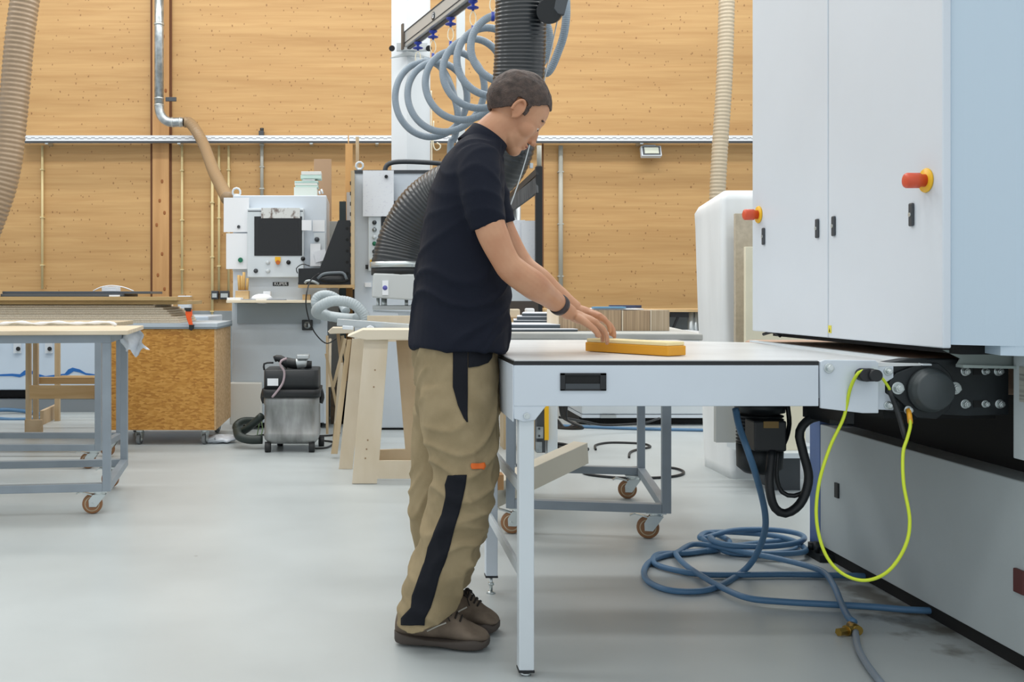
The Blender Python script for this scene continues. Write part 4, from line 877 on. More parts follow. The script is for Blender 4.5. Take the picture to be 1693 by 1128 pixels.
# trolleys with hooks
def rail_at(px):
    # point on the rail underside seen at that pixel column
    lo_, hi_ = 0., 1.
    for _ in range(40):
        m_ = (lo_+hi_)/2; q = RA.lerp(RB, m_)
        if CX+q.x/q.y*F < px: lo_ = m_
        else: hi_ = m_
    return RA.lerp(RB, lo_)-V((0, 0, .08))
place = ['nearest the column', 'second from the column', 'third from the column', 'fourth from the column', 'farthest from the column']
for i, px in enumerate((691, 716, 745, 782, 815)):
    q = rail_at(px); r = root('hose_trolley', 'blue clip trolley with wire hook on the crane rail, %s' % place[i], 'hook', q, group='blue hose trolleys')
    MB().lathe([(.034, 0), (.034, -.008), (.013, -.02), (.012, -.034), (.042, -.046), (.042, -.052), (.01, -.058), (.008, -.07)], q, (0, 0, 1), 14).build('clip', BLUED, r)
    MB().tube([q+V((0, 0, -.07)), q+V((.018, 0, -.10)), q+V((.02, 0, -.15)), q+V((0, 0, -.18)), q+V((-.02, 0, -.15)), q+V((-.018, 0, -.10)), q+V((0, 0, -.07))], .004, seg=6).build('wire_hook', CREAM, r)
    MB().cyl(q+V((0, 0, -.18)), q+V((0, 0, -.24)), .012).build('strap', BLUED, r)
# looping hose
pts = [P(745, 560, 7.9), P(745, 400, 7.9), P(745, 300, 7.9), P(745, 240, 7.9), P(752, 226, 7.9), P(757, 190, 7.85), P(748, 150, 7.9), P(735, 120, 7.95), P(722, 106, 8.0), P(705, 100, 8.1)]
NL = 6
cents = [(703, 164), (722, 165), (752, 147), (784, 126), (808, 108), (834, 86), (852, 62)]
TT = 100
for k in range(NL*TT//1):
    t = k/TT; i = int(t); fr = t-i
    cx_ = cents[i][0]+(cents[min(i+1, 6)][0]-cents[i][0])*fr; cy_ = cents[i][1]+(cents[min(i+1, 6)][1]-cents[i][1])*fr
    if k % 8: continue
    an = PI/2+2*PI*fr            # start at top, go left (counter-clockwise on screen)
    rx = 54+t*1.2; ry = 62
    pts.append(P(cx_+rx*math.cos(an), cy_-ry*math.sin(an), 8.15-t*.22))
pts += [P(870, 40, 6.85), P(900, 120, 6.8), P(925, 80, 6.75), P(936, 30, 6.7), P(934, -40, 6.7)]
gh = MB().tube(pts, .0262, seg=14, rib=(.013, .0016)).build('suction_hose', GHOSE, origin=P(760, 150, 7.6))
tag(gh, 'grey corrugated hose hanging in coils from the blue hooks', 'hose')
o = MB().box(P(755, 0, 8.85).x, P(769, 0, 8.85).x, 8.85, 8.91, 0, 6.2).build('support_pole', mat('pole_white', (214, 220, 222), .4), bevel=.004, origin=P(762, 300, 8.7)); tag(o, 'slim white pole standing behind the coiled grey hose', 'pole')
o = MB().tube([P(717, 200, 8.6), P(716, 235, 8.6), P(720, 248, 8.6), P(727, 246, 8.6), P(728, 240, 8.6), P(722, 236, 8.6)], .006).tube([P(713, 150, 8.6), P(714, 300, 8.6)], .006).build('rope', CREAM, origin=P(716, 240, 8.6)); tag(o, 'thin cream rope with a loop hanging beside the white column', 'rope')
bl = root('tool_balancer', 'round black spring balancer hanging beside the thick black hose', 'balancer', P(915, 20, 6.4))
MB().cyl(P(908, 18, 6.12), P(911, 18, 6.22), .078, seg=32).build('housing', BLACK, bl, bevel=.004)
MB().prism([(P(q, w_, 6.3).x, P(q, w_, 6.3).z) for q, w_ in ((912, -4), (935, -10), (922, 40), (912, 38), (906, 30))], 'xz', 6.09, 6.12).build('bracket', DGREY, bl, bevel=.003)
MB().tube([P(929, 0, 6.3), P(905, 110, 6.35), P(878, 230, 6.35), P(858, 300, 6.35), P(832, 372, 6.35)], .004, seg=6).build('wire', ALU, bl)
MB().box(P(876, 0, 6.34).x, P(881, 0, 6.34).x, 6.33, 6.36, P(0, 278, 6.34).z, P(0, 270, 6.34).z).build('wire_clamp', ALU, bl)
# ================================================================= TRESTLES
def aframe(name, label, Y, sc_pts, m, grp='plywood trestles'):
    pass
def Pp(px, py, Y): q = P(px, py, Y); return (q.x, q.z)
Y1 = 5.8
tr = root('plywood_trestle', 'front birch plywood trestle with a tapered frame, left of the man', 'trestle', P(650, 800, Y1), group='plywood trestles')
MB().prism([Pp(*q, Y1) for q in ((582, 800), (623, 800), (624, 792), (740, 792), (741, 800), (770, 800), (748, 560), (712, 560), (727, 762), (627, 762), (642, 562), (602, 562))], 'xz', Y1, Y1+.021).build('frame', BIRCH, tr, bevel=.0015)
MB().prism([Pp(*q, Y1) for q in ((574, 556), (600, 545), (755, 545), (757, 560), (606, 562))], 'xz', Y1-.03, Y1+.3).build('top_bar', mat('ply_white', (226, 214, 192), .55), tr, bevel=.003)
sc2 = MB()
for q in ((608, 728), (606, 743), (604, 758), (620, 612), (618, 640)): sc2.cyl(P(*q, Y1), P(*q, Y1-.002), .005, seg=8)
sc2.build('screw', mat('screw_tan', (150, 122, 90), .5), tr)
MB().prism([Pp(*q, 5.97) for q in ((600, 768), (604, 745), (655, 743), (670, 743), (655, 563), (690, 563), (704, 745), (800, 745), (800, 775), (600, 775))], 'xz', 5.97, 5.99).build('rear_frame', BIRCHD, tr, bevel=.0015)
tr2 = root('plywood_trestle', 'rear birch plywood trestle showing only its left leg', 'trestle', P(590, 775, 6.3), group='plywood trestles')
MB().prism([Pp(*q, 6.3) for q in ((560, 776), (583, 776), (585, 752), (612, 560), (582, 560))], 'xz', 6.3, 6.32).build('leg', BIRCH, tr2, bevel=.0015)
MB().prism([Pp(*q, 6.7) for q in ((547, 751), (558, 751), (581, 562), (574, 562))], 'xz', 6.7, 6.75).build('brace', PINE, tr2, bevel=.002)
tr3 = root('trestle_leg_bundle', 'thin pine slats leaning together beneath the aluminium rail', 'slats', P(555, 745, 7.4))
for i, (a, b, Y_, w_, m_) in enumerate((((571, 560), (551, 640), 7.3, .022, PINE), ((559, 552), (566, 615), 7.5, .025, BIRCHD), ((566, 555), (573, 600), 7.45, .025, PINE), ((539, 585), (560, 690), 7.7, .02, PINE), ((564, 600), (556, 700), 7.4, .03, BIRCH), ((546, 560), (545, 640), 7.8, .02, BIRCH))):
    MB().bar(P(*a, Y_), P(*b, Y_), w_, w_, (0, 1, 0)).build('slat', m_, tr3)
MB().bar(P(541, 555, 7.9), V((P(541, 0, 7.9).x, 7.9, 0)), .02, .02, (0, 1, 0)).bar(P(566, 560, 7.6), V((P(552, 0, 7.6).x, 7.6, 0)), .02, .02, (0, 1, 0)).build('slat', PINE, tr3)
MB().prism([Pp(*q, 7.5) for q in ((543, 547), (550, 541), (585, 541), (585, 550), (546, 551))], 'xz', 7.35, 7.6).build('top_bar', mat('ply_white', (226, 214, 192), .55), tr3, bevel=.003)
slab('plywood_sheet', P(607, 0, 6.6).x, P(720, 0, 6.6).x, 6.5, 6.53, P(0, 560, 6.5).z-.02, P(0, 517, 6.5).z-P(0, 560, 6.5).z, BIRCH, 'pale plywood panel standing behind the aluminium rail', 'board')
ar = root('aluminium_rail', 'aluminium guide rail lying over the trestles beside the man', 'rail', P(630, 540, 6.2))
MB().bar(P(559, 533, 6.3), P(720, 545, 6.05), .04, .045).build('profile', ALU, ar, bevel=.003)
MB().bar(P(612, 534, 6.25), P(636, 537, 6.2), .042, .02).build('scale_strip', BLACK, ar)
MB().prism([Pp(*q, 6.1) for q in ((604, 552), (606, 541), (612, 538), (618, 541), (621, 552))], 'xz', 6.1, 6.16).prism([Pp(*q, 6.1) for q in ((566, 545), (566, 539), (584, 540), (584, 546))], 'xz', 6.12, 6.18).build('clamp_block', GREYW, ar, bevel=.003)
MB().box(P(609, 0, 6.09).x, P(617, 0, 6.09).x, 6.09, 6.1, P(0, 551, 6.09).z, P(0, 547, 6.09).z).build('clamp_slot', BLACK, ar)
ob = MB().tube([P(608, 541, 6.6), P(600, 518, 6.6), P(580, 501, 6.6), P(550, 498, 6.6), P(528, 508, 6.65), P(524, 518, 6.8), P(545, 523, 6.9), P(575, 527, 6.8), P(590, 527, 6.7)], .034, seg=16, rib=(.016, .002)).tube([P(590, 527, 6.9), P(560, 526, 7.0), P(530, 515, 7.1), P(521, 500, 7.1), P(528, 489, 7.1), P(545, 488, 7.1), P(562, 498, 7.1), P(572, 515, 7.0)], .03, seg=16, rib=(.016, .002)).build('suction_hose', LHOSE, origin=P(560, 515, 6.8)); tag(ob, 'light grey corrugated hose coiled on the slats before the monitor cabinet', 'hose')
# ================================================================= VACUUM
YV = 6.95
vc = root('shop_vacuum', 'stainless steel workshop vacuum with a black top, on small wheels', 'vacuum', P(480, 745, YV))
def vp(px, py): return P(px, py, YV)
xa, xb = vp(435, 0).x, vp(527, 0).x
def rrect(x0, x1, y0, y1, r, z, n=5):
    o = []
    for cx_, cy_, a0 in ((x1-r, y1-r, 0), (x0+r, y1-r, PI/2), (x0+r, y0+r, PI), (x1-r, y0+r, 3*PI/2)):
        for i in range(n): a = a0+PI/2*i/(n-1); o.append(V((cx_+r*math.cos(a), cy_+r*math.sin(a), z)))
    return o
z0, z1, z2, z3, z4 = vp(0, 735).z, vp(0, 655).z, vp(0, 647).z, vp(0, 612).z, vp(0, 718).z
zr = vp(0, 671).z
MB().rings([rrect(xa+.03, xb-.03, YV+.03, YV+.36, .05, z0), rrect(xa+.005, xb-.005, YV+.005, YV+.385, .05, z0+.03), rrect(xa, xb, YV, YV+.39, .05, z4), rrect(xa+.004, xb-.004, YV+.004, YV+.386, .05, z4+.004), rrect(xa+.004, xb-.004, YV+.004, YV+.386, .05, zr), rrect(xa, xb, YV, YV+.39, .05, zr+.006), rrect(xa, xb, YV, YV+.39, .05, z1)]).build('tank', STAIN, vc)
MB().rings([rrect(xa-.01, xb+.01, YV-.012, YV+.4, .05, z1-.01), rrect(xa-.012, xb+.012, YV-.015, YV+.4, .05, z2+.01), rrect(xa-.004, xb+.004, YV-.006, YV+.39, .05, z2+.012)]).build('lid', BLACK, vc)
MB().rings([rrect(xa+.002, xb-.002, YV, YV+.39, .04, z2+.012), rrect(xa+.004, xb-.004, YV+.003, YV+.388, .03, z3-.004), rrect(xa+.01, xb-.01, YV+.01, YV+.38, .03, z3)]).build('motor_housing', mat('vac_black', (40, 43, 46), .45), vc)
MB().box(vp(442, 0).x, vp(460, 0).x, YV+.0, YV+.005, vp(0, 638).z, vp(0, 626).z).build('label', PAPER, vc)
for px in (434, 528):
    MB().tube([vp(px, 647)+V((0, .15, 0)), vp(px+(3 if px > 500 else -3), 660)+V((0, .15, 0)), vp(px, 670)+V((0, .15, 0))], .018, seg=8).build('latch', BLACK, vc)
for xx, yy in ((437, .02), (510, .02), (452, .3), (523, .3)):
    q = vp(xx+5, 0).x; MB().cyl((q-.02, YV+yy+.02, .036), (q+.02, YV+yy+.02, .036), .036, seg=18).box(q-.02, q+.02, YV+yy, YV+yy+.04, .05, z0+.01).build('wheel', RUBBER, vc)
rt = root('routing_tool', 'silver and black hand power tool lying on the workshop vacuum', 'power tool', vp(485, 610))
MB().tube([vp(451, 596), vp(458, 594), vp(468, 600), vp(476, 606)], lambda t: .022+.012*t, seg=14).tube([vp(470, 601), vp(480, 603), vp(490, 604)], .036, seg=16).build('body', BLACK, rt)
MB().tube([vp(488, 604), vp(498, 602), vp(506, 603)], .038, seg=16).box(vp(489, 0).x, vp(510, 0).x, YV-.05, YV+.05, vp(0, 595).z, vp(0, 588).z).build('head', ALU, rt, bevel=.006)
MB().cyl(vp(507, 611), vp(507, 599), .03).build('base', BLACK, rt)
for ob_ in rt.children: ob_.location.y += .12
o = MB().tube([P(474, 593, YV-.02), P(466, 596, YV-.03), P(463, 603, YV-.04), P(470, 615, YV-.03), P(468, 632, YV-.03), P(460, 645, YV-.03), P(450, 657, YV-.02)], .008, seg=8).build('cord', mat('pink_grey', (176, 158, 164), .5), origin=P(468, 620, YV-.03)); tag(o, 'pinkish grey cord hanging down the front of the workshop vacuum', 'cord')
o = MB().tube([P(437, 612, YV+.1), P(436, 603, YV+.1), P(442, 600, YV+.1), P(452, 600, YV+.1)], .007, seg=8).build('cord', BLACK, origin=P(440, 605, YV+.1)); tag(o, 'short black cord at the top left of the workshop vacuum', 'cord')
gz = [P(436, 686, 7.2), P(424, 700, 7.2), P(405, 712, 7.35), P(392, 722, 7.3), P(388, 710, 7.4), P(398, 698, 7.45), P(425, 698, 7.45), P(432, 698, 7.4)]
o = MB().tube([P(433, 688, 7.2), P(415, 704, 7.25), P(399, 714, 7.3), P(390, 706, 7.4), P(400, 697, 7.45), P(418, 696, 7.5), P(433, 698, 7.5)], .028, seg=14).tube([P(392, 712, 7.25), P(396, 722, 7.15), P(412, 727, 7.13), P(434, 727, 7.13)], .032, seg=14).build('vacuum_hose', mat('green_black_hose', (40, 50, 46), .5), origin=P(410, 710, 7.3)); tag(o, 'dark green-black vacuum hose curled on the floor left of the vacuum', 'hose')
o = MB().tube([P(425, 722, 7.3), P(428, 705, 7.3), P(431, 695, 7.3), P(434, 710, 7.2), P(430, 725, 7.2)], .004, seg=6).build('thin_cable', mat('pale_green', (130, 160, 110), .5), origin=P(430, 710, 7.3)); tag(o, 'thin green cable loop beside the workshop vacuum', 'cable')
o = MB().tube([V((P(377, 0, 7.5).x, 7.7, .008)), V((P(395, 0, 7.5).x, 7.6, .008)), V((P(420, 0, 7.5).x, 7.75, .008)), V((P(440, 0, 7.5).x, 7.8, .008)), V((P(535, 0, 7.5).x, 7.75, .008)), V((P(560, 0, 7.5).x, 7.9, .008))], .007, seg=6).tube([V((P(515, 0, 7.1).x, 7.1, .008)), V((P(540, 0, 7.1).x, 7.15, .008)), V((P(551, 0, 7.3).x, 7.4, .008)), V((P(530, 0, 7.4).x, 7.5, .008))], .007, seg=6).build('floor_cable', BLACK, origin=P(470, 720, 7.6)); tag(o, 'black cable snaking on the floor behind the workshop vacuum', 'cable')
o = MB().ell(P(362, 726, 7.45), (.13, .09, .03)).build('plastic_bag', BAG, origin=P(362, 728, 7.45)); tag(o, 'white crumpled plastic bag on the floor beside the wheeled crate', 'plastic bag')
for v in o.data.vertices:
    v.co += V((noise.noise(v.co*20), noise.noise(v.co*22+V((5, 0, 0))), noise.noise(v.co*25)*.6))*.03
# ================================================================= WRAPPED STACK etc
YX = 6.3
wr = root('wrapped_stack', 'tall stack wrapped in white film behind the sanding machine', 'wrapped stack', P(1200, 770, YX))
rsx = []
yf_, yb_ = 5.96, 6.46; xf_ = (1190-CX)*yf_/F
for i in range(29):
    zf = i/28; z = zf*1.73
    lean = -.075*(1-zf)*(-1) if True else 0
    xl = xf_+.07*(1-zf); zz2 = min(z, 1.70); k_ = max(0, (zf-.955)/.045)
    o_ = rrect(xl, xl+1.2, yf_, yb_, .035, z, 9)
    row = []
    for q in o_:
        dn = .075*((q.y-yf_)/(yb_-yf_))*(zf > .9)*(zf-.9)/.1
        w1 = noise.noise(V((q.x*14, q.y*14, q.z*.7)))*.009+noise.noise(q*2.2)*.012
        inn = .10*k_**2
        row.append(V((q.x+w1+(inn*.3 if q.x < xl+.3 else 0), q.y+w1*.6, z-dn+noise.noise(V((q.x*6, q.y*6, 0)))*.02*k_)))
    rsx.append(row)
MB().rings(rsx).build('film', WRAP, wr)
slab('leaning_board', P(1210, 0, 5.9).x, P(1300, 0, 5.9).x, 5.84, 5.87, .246, P(0, 353, 5.84).z-.246, GREYB, 'taupe-grey board in front of the white wrapped stack', 'board')
slab('leaning_board', P(1233, 0, 5.6).x, P(1332, 0, 5.6).x, 5.6, 5.63, P(0, 745, 5.6).z, P(0, 408, 5.6).z-P(0, 745, 5.6).z, CREAM, 'cream board standing nearest the sanding machine, before the grey board', 'board')
slab('grey_sheet', P(1184, 0, 5.7).x, P(1229, 0, 5.7).x, 5.7, 5.74, P(0, 732, 5.7).z, P(0, 600, 5.7).z-P(0, 732, 5.7).z, mat('panel_mid', (176, 178, 176), .5), 'grey panel seen under the infeed table, left of the drive motor', 'board')
bs = root('board_stand', 'low white stand carrying the boards behind the sanding machine', 'stand', P(1250, 760, 5.8))
MB().box(P(1215, 0, 5.8).x, P(1332, 0, 5.8).x, 5.64, 5.93, .20, .245).box(P(1215, 0, 5.8).x, P(1332, 0, 5.8).x, 5.5, 5.64, .20, .228).build('shelf', WHITE, bs)
MB().box(P(1290, 0, 5.55).x, P(1332, 0, 5.55).x, 5.62, 5.9, 0, .2).build('foot', DGREY, bs)
# far white machine seen below the table and wall bench
YF = 8.4
fmn = root('low_machine', 'low white machine base with a black gap, seen beneath the infeed table', 'machine', P(1060, 700, YF))
MB().box(P(962, 0, YF).x, P(1190, 0, YF).x, YF, YF+.8, P(0, 685, YF).z, .78).build('body', WHITE, fmn, bevel=.008)
MB().box(P(962, 0, YF).x, P(1190, 0, YF).x, YF-.01, YF+.8, P(0, 691, YF).z, P(0, 686, YF).z).build('rail', GREYW, fmn)
MB().box(P(962, 0, YF).x, P(1190, 0, YF).x, YF+.1, YF+.7, P(0, 703, YF).z, P(0, 691, YF).z).build('gap', BLACKM, fmn)
MB().box(P(992, 0, YF).x, P(1018, 0, YF).x, YF-.02, YF, P(0, 691, YF).z, P(0, 686, YF).z).build('plate', ALU, fmn)
wb = root('wall_bench', 'pale wall bench with dark underside behind the veneer blocks', 'bench', P(1130, 600, 9.5))
MB().box(P(900, 0, 9.5).x, P(1300, 0, 9.5).x, 9.5, 10.2, P(0, 516, 9.5).z, P(0, 511.5, 9.5).z).build('worktop', PINEH, wb)
MB().box(P(1000, 0, 9.9).x, P(1300, 0, 9.9).x, 9.9, 10.1, 0, P(0, 520, 9.5).z).build('cabinet', mat('bench_grey', (112, 120, 124), .6), wb)
MB().cyl(P(1142, 516, 9.6), P(1142, 590, 9.6), .03).cyl(P(1150, 516, 9.6), P(1150, 590, 9.6), .02).build('leg', ALU, wb)
MB().bar(P(1108, 520, 9.6), P(1150, 521, 9.6), .03, .05).bar(P(1112, 545, 9.6), P(1122, 522, 9.6), .02, .02).build('clamp_rail', BLACK, wb)
bg = root('machine_post', 'white machine post with yellow warning strip, seen beneath the table corner', 'post', P(905, 750, 6.6))
MB().box(P(905, 0, 6.6).x, P(922, 0, 6.6).x, 6.6, 6.7, 0, .78).build('post', WHITE, bg, bevel=.005)
MB().box(P(899, 0, 6.6).x, P(906, 0, 6.6).x, 6.57, 6.6, P(0, 727, 6.6).z, P(0, 668, 6.6).z).build('warning_strip', YEL, bg)
bk = MB().box(P(886, 0, 6.62).x, P(900, 0, 6.62).x, 6.58, 6.66, P(0, 748, 6.6).z, P(0, 668, 6.6).z).build('switch_housing', DGREY, bg)
MB().box(P(887, 0, 6.57).x, P(898, 0, 6.57).x, 6.565, 6.58, P(0, 725, 6.57).z, P(0, 706, 6.57).z).box(P(886, 0, 6.57).x, P(896, 0, 6.57).x, 6.565, 6.58, P(0, 748, 6.57).z, P(0, 731, 6.57).z).build('switch_plate', GALV, bk)
for py in (709, 721): MB().cyl(P(891.5, py, 6.565), P(891.5, py, 6.56), .008, seg=10).build('screw', DGREY, bk)
# beams and cables under the table
bm_ = MB().bar(P(800, 823, 4.75), P(961, 748, 5.45), .085, .115).build('timber', mat('beam_cream', (222, 214, 196), .6), bevel=.003, origin=P(900, 790, 5.1)); tag(bm_, 'squared cream timber lying across the lower rails of the steel trolley', 'timber')
o = MB().box(P(819, 0, 4.5).x, P(834, 0, 4.5).x, 4.52, 4.6, P(0, 812, 4.5).z, P(0, 787, 4.5).z).build('plywood_offcut', mat('ply_edge', (190, 148, 100), .6, c2=(150, 108, 66), vscale=(120, 1, 1)), origin=P(827, 800, 4.55)); tag(o, 'small striped plywood offcut behind the man, beside the trolley leg', 'offcut')
def fl(pts, r): return [V((P(px, 0, 1815/(py-CY)).x, 1815/(py-CY), r)) for px, py in pts]
o = MB().tube(fl([(985, 745), (985, 738), (1005, 734), (1035, 734), (1065, 736), (1075, 741), (1055, 745), (1042, 750), (1040, 758)], .008), .008, seg=8).build('floor_cable', BLACK, origin=(2.5, 7, .01)); tag(o, 'upper loop of black cable on the floor behind the steel trolley', 'cable')
o = MB().tube(fl([(1066, 775), (1030, 776), (1000, 776), (972, 779), (965, 784), (980, 788), (1020, 792), (1060, 793), (1105, 791), (1126, 787), (1130, 782), (1118, 777), (1095, 774)], .008), .008, seg=8).build('floor_cable', BLACK, origin=(2, 6.2, .01)); tag(o, 'large lower loop of black cable on the floor around the trolley caster', 'cable')
o = MB().tube(fl([(922, 706), (960, 708), (1040, 711), (1120, 713), (1170, 714)], .012), .013, seg=8).build('blue_hose', BLUEH, origin=(3.3, 8.2, .01)); tag(o, 'thin blue hose lying straight across the floor in the background', 'hose')
o = MB()
for k in range(5):
    o.tube([P(925+k*3, 668, 7.3-k*.1), P(930+k*2, 690+k, 7.3-k*.1), P(948+k*4, 700+k*2, 7.2-k*.1), P(935-k*3, 708, 7.1), P(922, 695+k*2, 7.2)], .009, seg=6)
o.tube([P(925, 690, 7.6), P(965, 697, 7.8), P(1000, 703, 7.9), P(1060, 700, 8.0), P(1090, 692, 8.2)], .01, seg=6)
o = o.build('cable_tangle', BLACK, origin=P(940, 695, 7.2)); tag(o, 'tangle of black cables hanging behind the infeed table leg', 'cables')
o = MB().tube(fl([(905, 738), (925, 737), (950, 742), (972, 746)], .012), .014, seg=6).tube(fl([(915, 742), (945, 746), (965, 748), (930, 750)], .012), .012, seg=6).build('floor_cable', BLACK, origin=(1.6, 7, .01)); tag(o, 'short bunch of black cable ends on the floor behind the cream timber', 'cable')
# ================================================================= THINGS ON THE TROLLEY
zt3 = .931
def onC(name, x0, x1, y0, y1, h, m, label, cat, z=zt3, group=None, bev=.002, rz=0):
    cx_, cy_ = (x0+x1)/2, (y0+y1)/2; o_ = C(cx_, cy_, z)
    o = MB().box(-(x1-x0)/2, (x1-x0)/2, -(y1-y0)/2, (y1-y0)/2, 0, h).build(name, m, bevel=bev, origin=(0, 0, 0)); o.location = o_; o.rotation_euler = (0, 0, math.radians(-9)+rz)
    return tag(o, label, cat, group)
Yv = 4.72
def vb(px0, px1, h, label, Y=Yv, m=VENEER):
    a = P(px0, 0, Y).x; b = P(px1, 0, Y).x
    r = root('veneer_block', label, 'wood block', ((a+b)/2, Y+.12, zt3), 0, 'veneer blocks on the trolley')
    MB().box(a+.0065, b-.0005, Y, Y+.28, zt3, zt3+h).build('veneers', m, r, bevel=.001)
    MB().box(a, a+.006, Y-.002, Y+.28, zt3, zt3+h+.001).build('divider_sheet', BIRCH, r)
zh = P(0, 513, Yv).z-zt3
vb(922, 1027, zh, 'left block of upright veneer strips on the trolley, under the papers')
vb(1028, 1074.5, zh-.002, 'middle block of upright veneer strips on the trolley')
vb(1075, 1107, zh, 'right block of upright veneer strips on the trolley', m=mat('veneer_pale', (198, 180, 154), .65, c2=(168, 146, 120), vscale=(120, 1, 1.5), lo=.3, hi=.65))
def flat(name, pts, z, h, m, label, cat, group=None):
    c = V((sum(p[0] for p in pts)/len(pts), sum(p[1] for p in pts)/len(pts), z))
    o = MB().prism(pts, 'xy', z, z+h).build(name, m, origin=c, bevel=.0008); return tag(o, label, cat, group)
zv = zt3+zh+.001
def fx(px, Y): return P(px, 0, Y).x
flat('paper_sheet', [(fx(950, 4.74), 4.74), (fx(1064, 4.74), 4.74), (fx(1045, 4.95), 4.98), (fx(965, 4.95), 4.98)], zv, .006, PAPER, 'white papers lying on the veneer blocks', 'paper')
flat('blue_brochure', [(fx(978, 4.73), 4.73), (fx(1035, 4.73), 4.73), (fx(1032, 4.8), 4.85), (fx(988, 4.8), 4.83)], zv+.007, .008, mat('broch_blue', (110, 160, 196), .4), 'blue brochure lying on the papers on the veneer blocks', 'brochure')
flat('dark_brochure', [(fx(1005, 4.9), 4.87), (fx(1058, 4.9), 4.87), (fx(1040, 4.9), 4.97), (fx(1012, 4.9), 4.97)], zv+.007, .014, mat('broch_dark', (60, 66, 92), .4), 'dark folded brochure behind the blue brochure', 'brochure')
# stack of white boards with dark edges
DE = mat('dark_edge', (70, 78, 84), .5)
WB = mat('white_board', (226, 230, 236), .4)
def wboard(x0, x1, y0, y1, z, h, rz, label):
    r = root('laminated_board', label, 'board', ((x0+x1)/2, (y0+y1)/2, z), rz, 'white boards with dark edges on the trolley')
    MB().box(x0, x1, y0, y1, z, z+h-.003).build('core', DE, r)
    MB().box(x0, x1, y0, y1, z+h-.003, z+h).build('white_face', WB, r)
xw0 = P(850, 0, 5.0).x
wboard(.60, .98, 4.62, 4.95, zt3, .012, .05, 'lowest white-faced board with a dark edge on the trolley')
wboard(.60, .93, 4.72, 5.02, zt3+.013, .018, -.05, 'second lowest white-faced board of the trolley stack')
wboard(.74, 1.06, 5.03, 5.4, zt3+.001, .02, -.12, 'lower board of the rear trolley stack, fanned out to the left')
wboard(.78, 1.08, 5.04, 5.4, zt3+.022, .02, -.14, 'third white-faced board from the top of the trolley stack')
wboard(.80, 1.10, 5.05, 5.4, zt3+.043, .018, -.16, 'second white-faced board from the top of the trolley stack')
wboard(.83, 1.12, 5.06, 5.4, zt3+.062, .016, -.18, 'topmost white-faced board of the trolley stack')
# ================================================================= BLUE HOSE COIL
def coil():
    pts = [P(1216, 676, 3.45), P(1222, 705, 3.42), P(1238, 750, 3.38), P(1254, 800, 3.48), P(1265, 850, 3.64), P(1263, 885, 3.76), P(1246, 925, 3.86)]
    f = fl([(1222, 955), (1180, 978), (1140, 984), (1100, 980), (1070, 965), (1066, 945), (1085, 928), (1130, 918), (1180, 915), (1205, 905), (1200, 895)], .012)
    g = fl([(1170, 892), (1160, 900), (1180, 912), (1230, 925), (1290, 928), (1328, 925), (1330, 918), (1310, 905), (1270, 896), (1200, 891), (1165, 893), (1160, 902)], .03)
    h = fl([(1200, 918), (1260, 922), (1310, 916), (1318, 905), (1290, 900), (1240, 905), (1190, 912), (1140, 920), (1090, 922), (1080, 935), (1100, 945), (1150, 955), (1200, 957), (1300, 956), (1400, 958), (1470, 960)], .014)
    return pts, f, g, h
pts, f_, g_2, h_ = coil()
e_ = fl([(1252+78*math.cos(t), 909+15*math.sin(t)) for t in [-2.2+.55*k for k in range(11)]], .05)
o = MB().tube(pts+f_+g_2+e_+h_, .0115, seg=12, step=.015)
k1 = fl([(1124, 920), (1118, 926), (1135, 945), (1165, 965), (1200, 985), (1240, 1000), (1300, 1006), (1370, 1010), (1440, 1014), (1500, 1019), (1555, 1021)], .022)
k2 = fl([(1124, 920), (1145, 912), (1180, 915), (1230, 925), (1290, 937), (1340, 950), (1365, 962), (1380, 985), (1390, 1010), (1402, 1035), (1412, 1044)], .03)
o.tube(list(reversed(k1))+k2[1:], .0115, seg=12, step=.015)
o = o.build('blue_hose', BLUEH, origin=(1.9, 3.9, .02)); tag(o, 'blue air hose coiled on the floor beside the sanding machine', 'hose')
fr2 = root('brass_fitting', 'brass hose coupling on the floor at the end of the blue hose', 'hose fitting', (1.56, 3.25, 0))
q = fl([(1414, 1048)], .016)[0]; q2 = fl([(1386, 1054)], .016)[0]
MB().cyl(q, q2, .013, seg=6, sm=False).cyl(q+(q2-q)*.45, q+(q2-q)*.55, .017, seg=12).cyl(q-V((0, .02, 0)), q+V((0, .03, 0)), .016, seg=12).build('coupling', BRASS, fr2)
o = MB().tube(fl([(1414, 1050), (1418, 1075), (1430, 1100), (1450, 1128), (1480, 1165)], .012), .0105, seg=12).build('grey_hose', mat('hose_blue_grey', (132, 146, 160), .4), origin=(1.5, 3, .01)); tag(o, 'blue-grey hose running from the brass fitting towards the camera', 'hose')
# ================================================================= SANDING BLOCK
sa = root('sanding_block', 'long orange sanding block under the hands of the man on the table', 'sanding block', (.86, 3.15, TZ+.002))
bd = (V((.955, 3.05, 0))-V((.765, 3.33, 0))); bl_ = bd.length; bd.normalize(); bn = V((-bd.y, bd.x, 0)); bc = V((.86, 3.19, TZ+.0025))
MB().obox(bc+V((0, 0, .016)), (bd, bn, V((0, 0, 1))), (bl_/2, .042, .015)).build('base', BLOCKO, sa, bevel=.003)
MB().obox(bc+V((0, 0, .037)), (bd, bn, V((0, 0, 1))), (bl_/2-.004, .04, .006)).build('top_pad', BLOCKC, sa, bevel=.003)
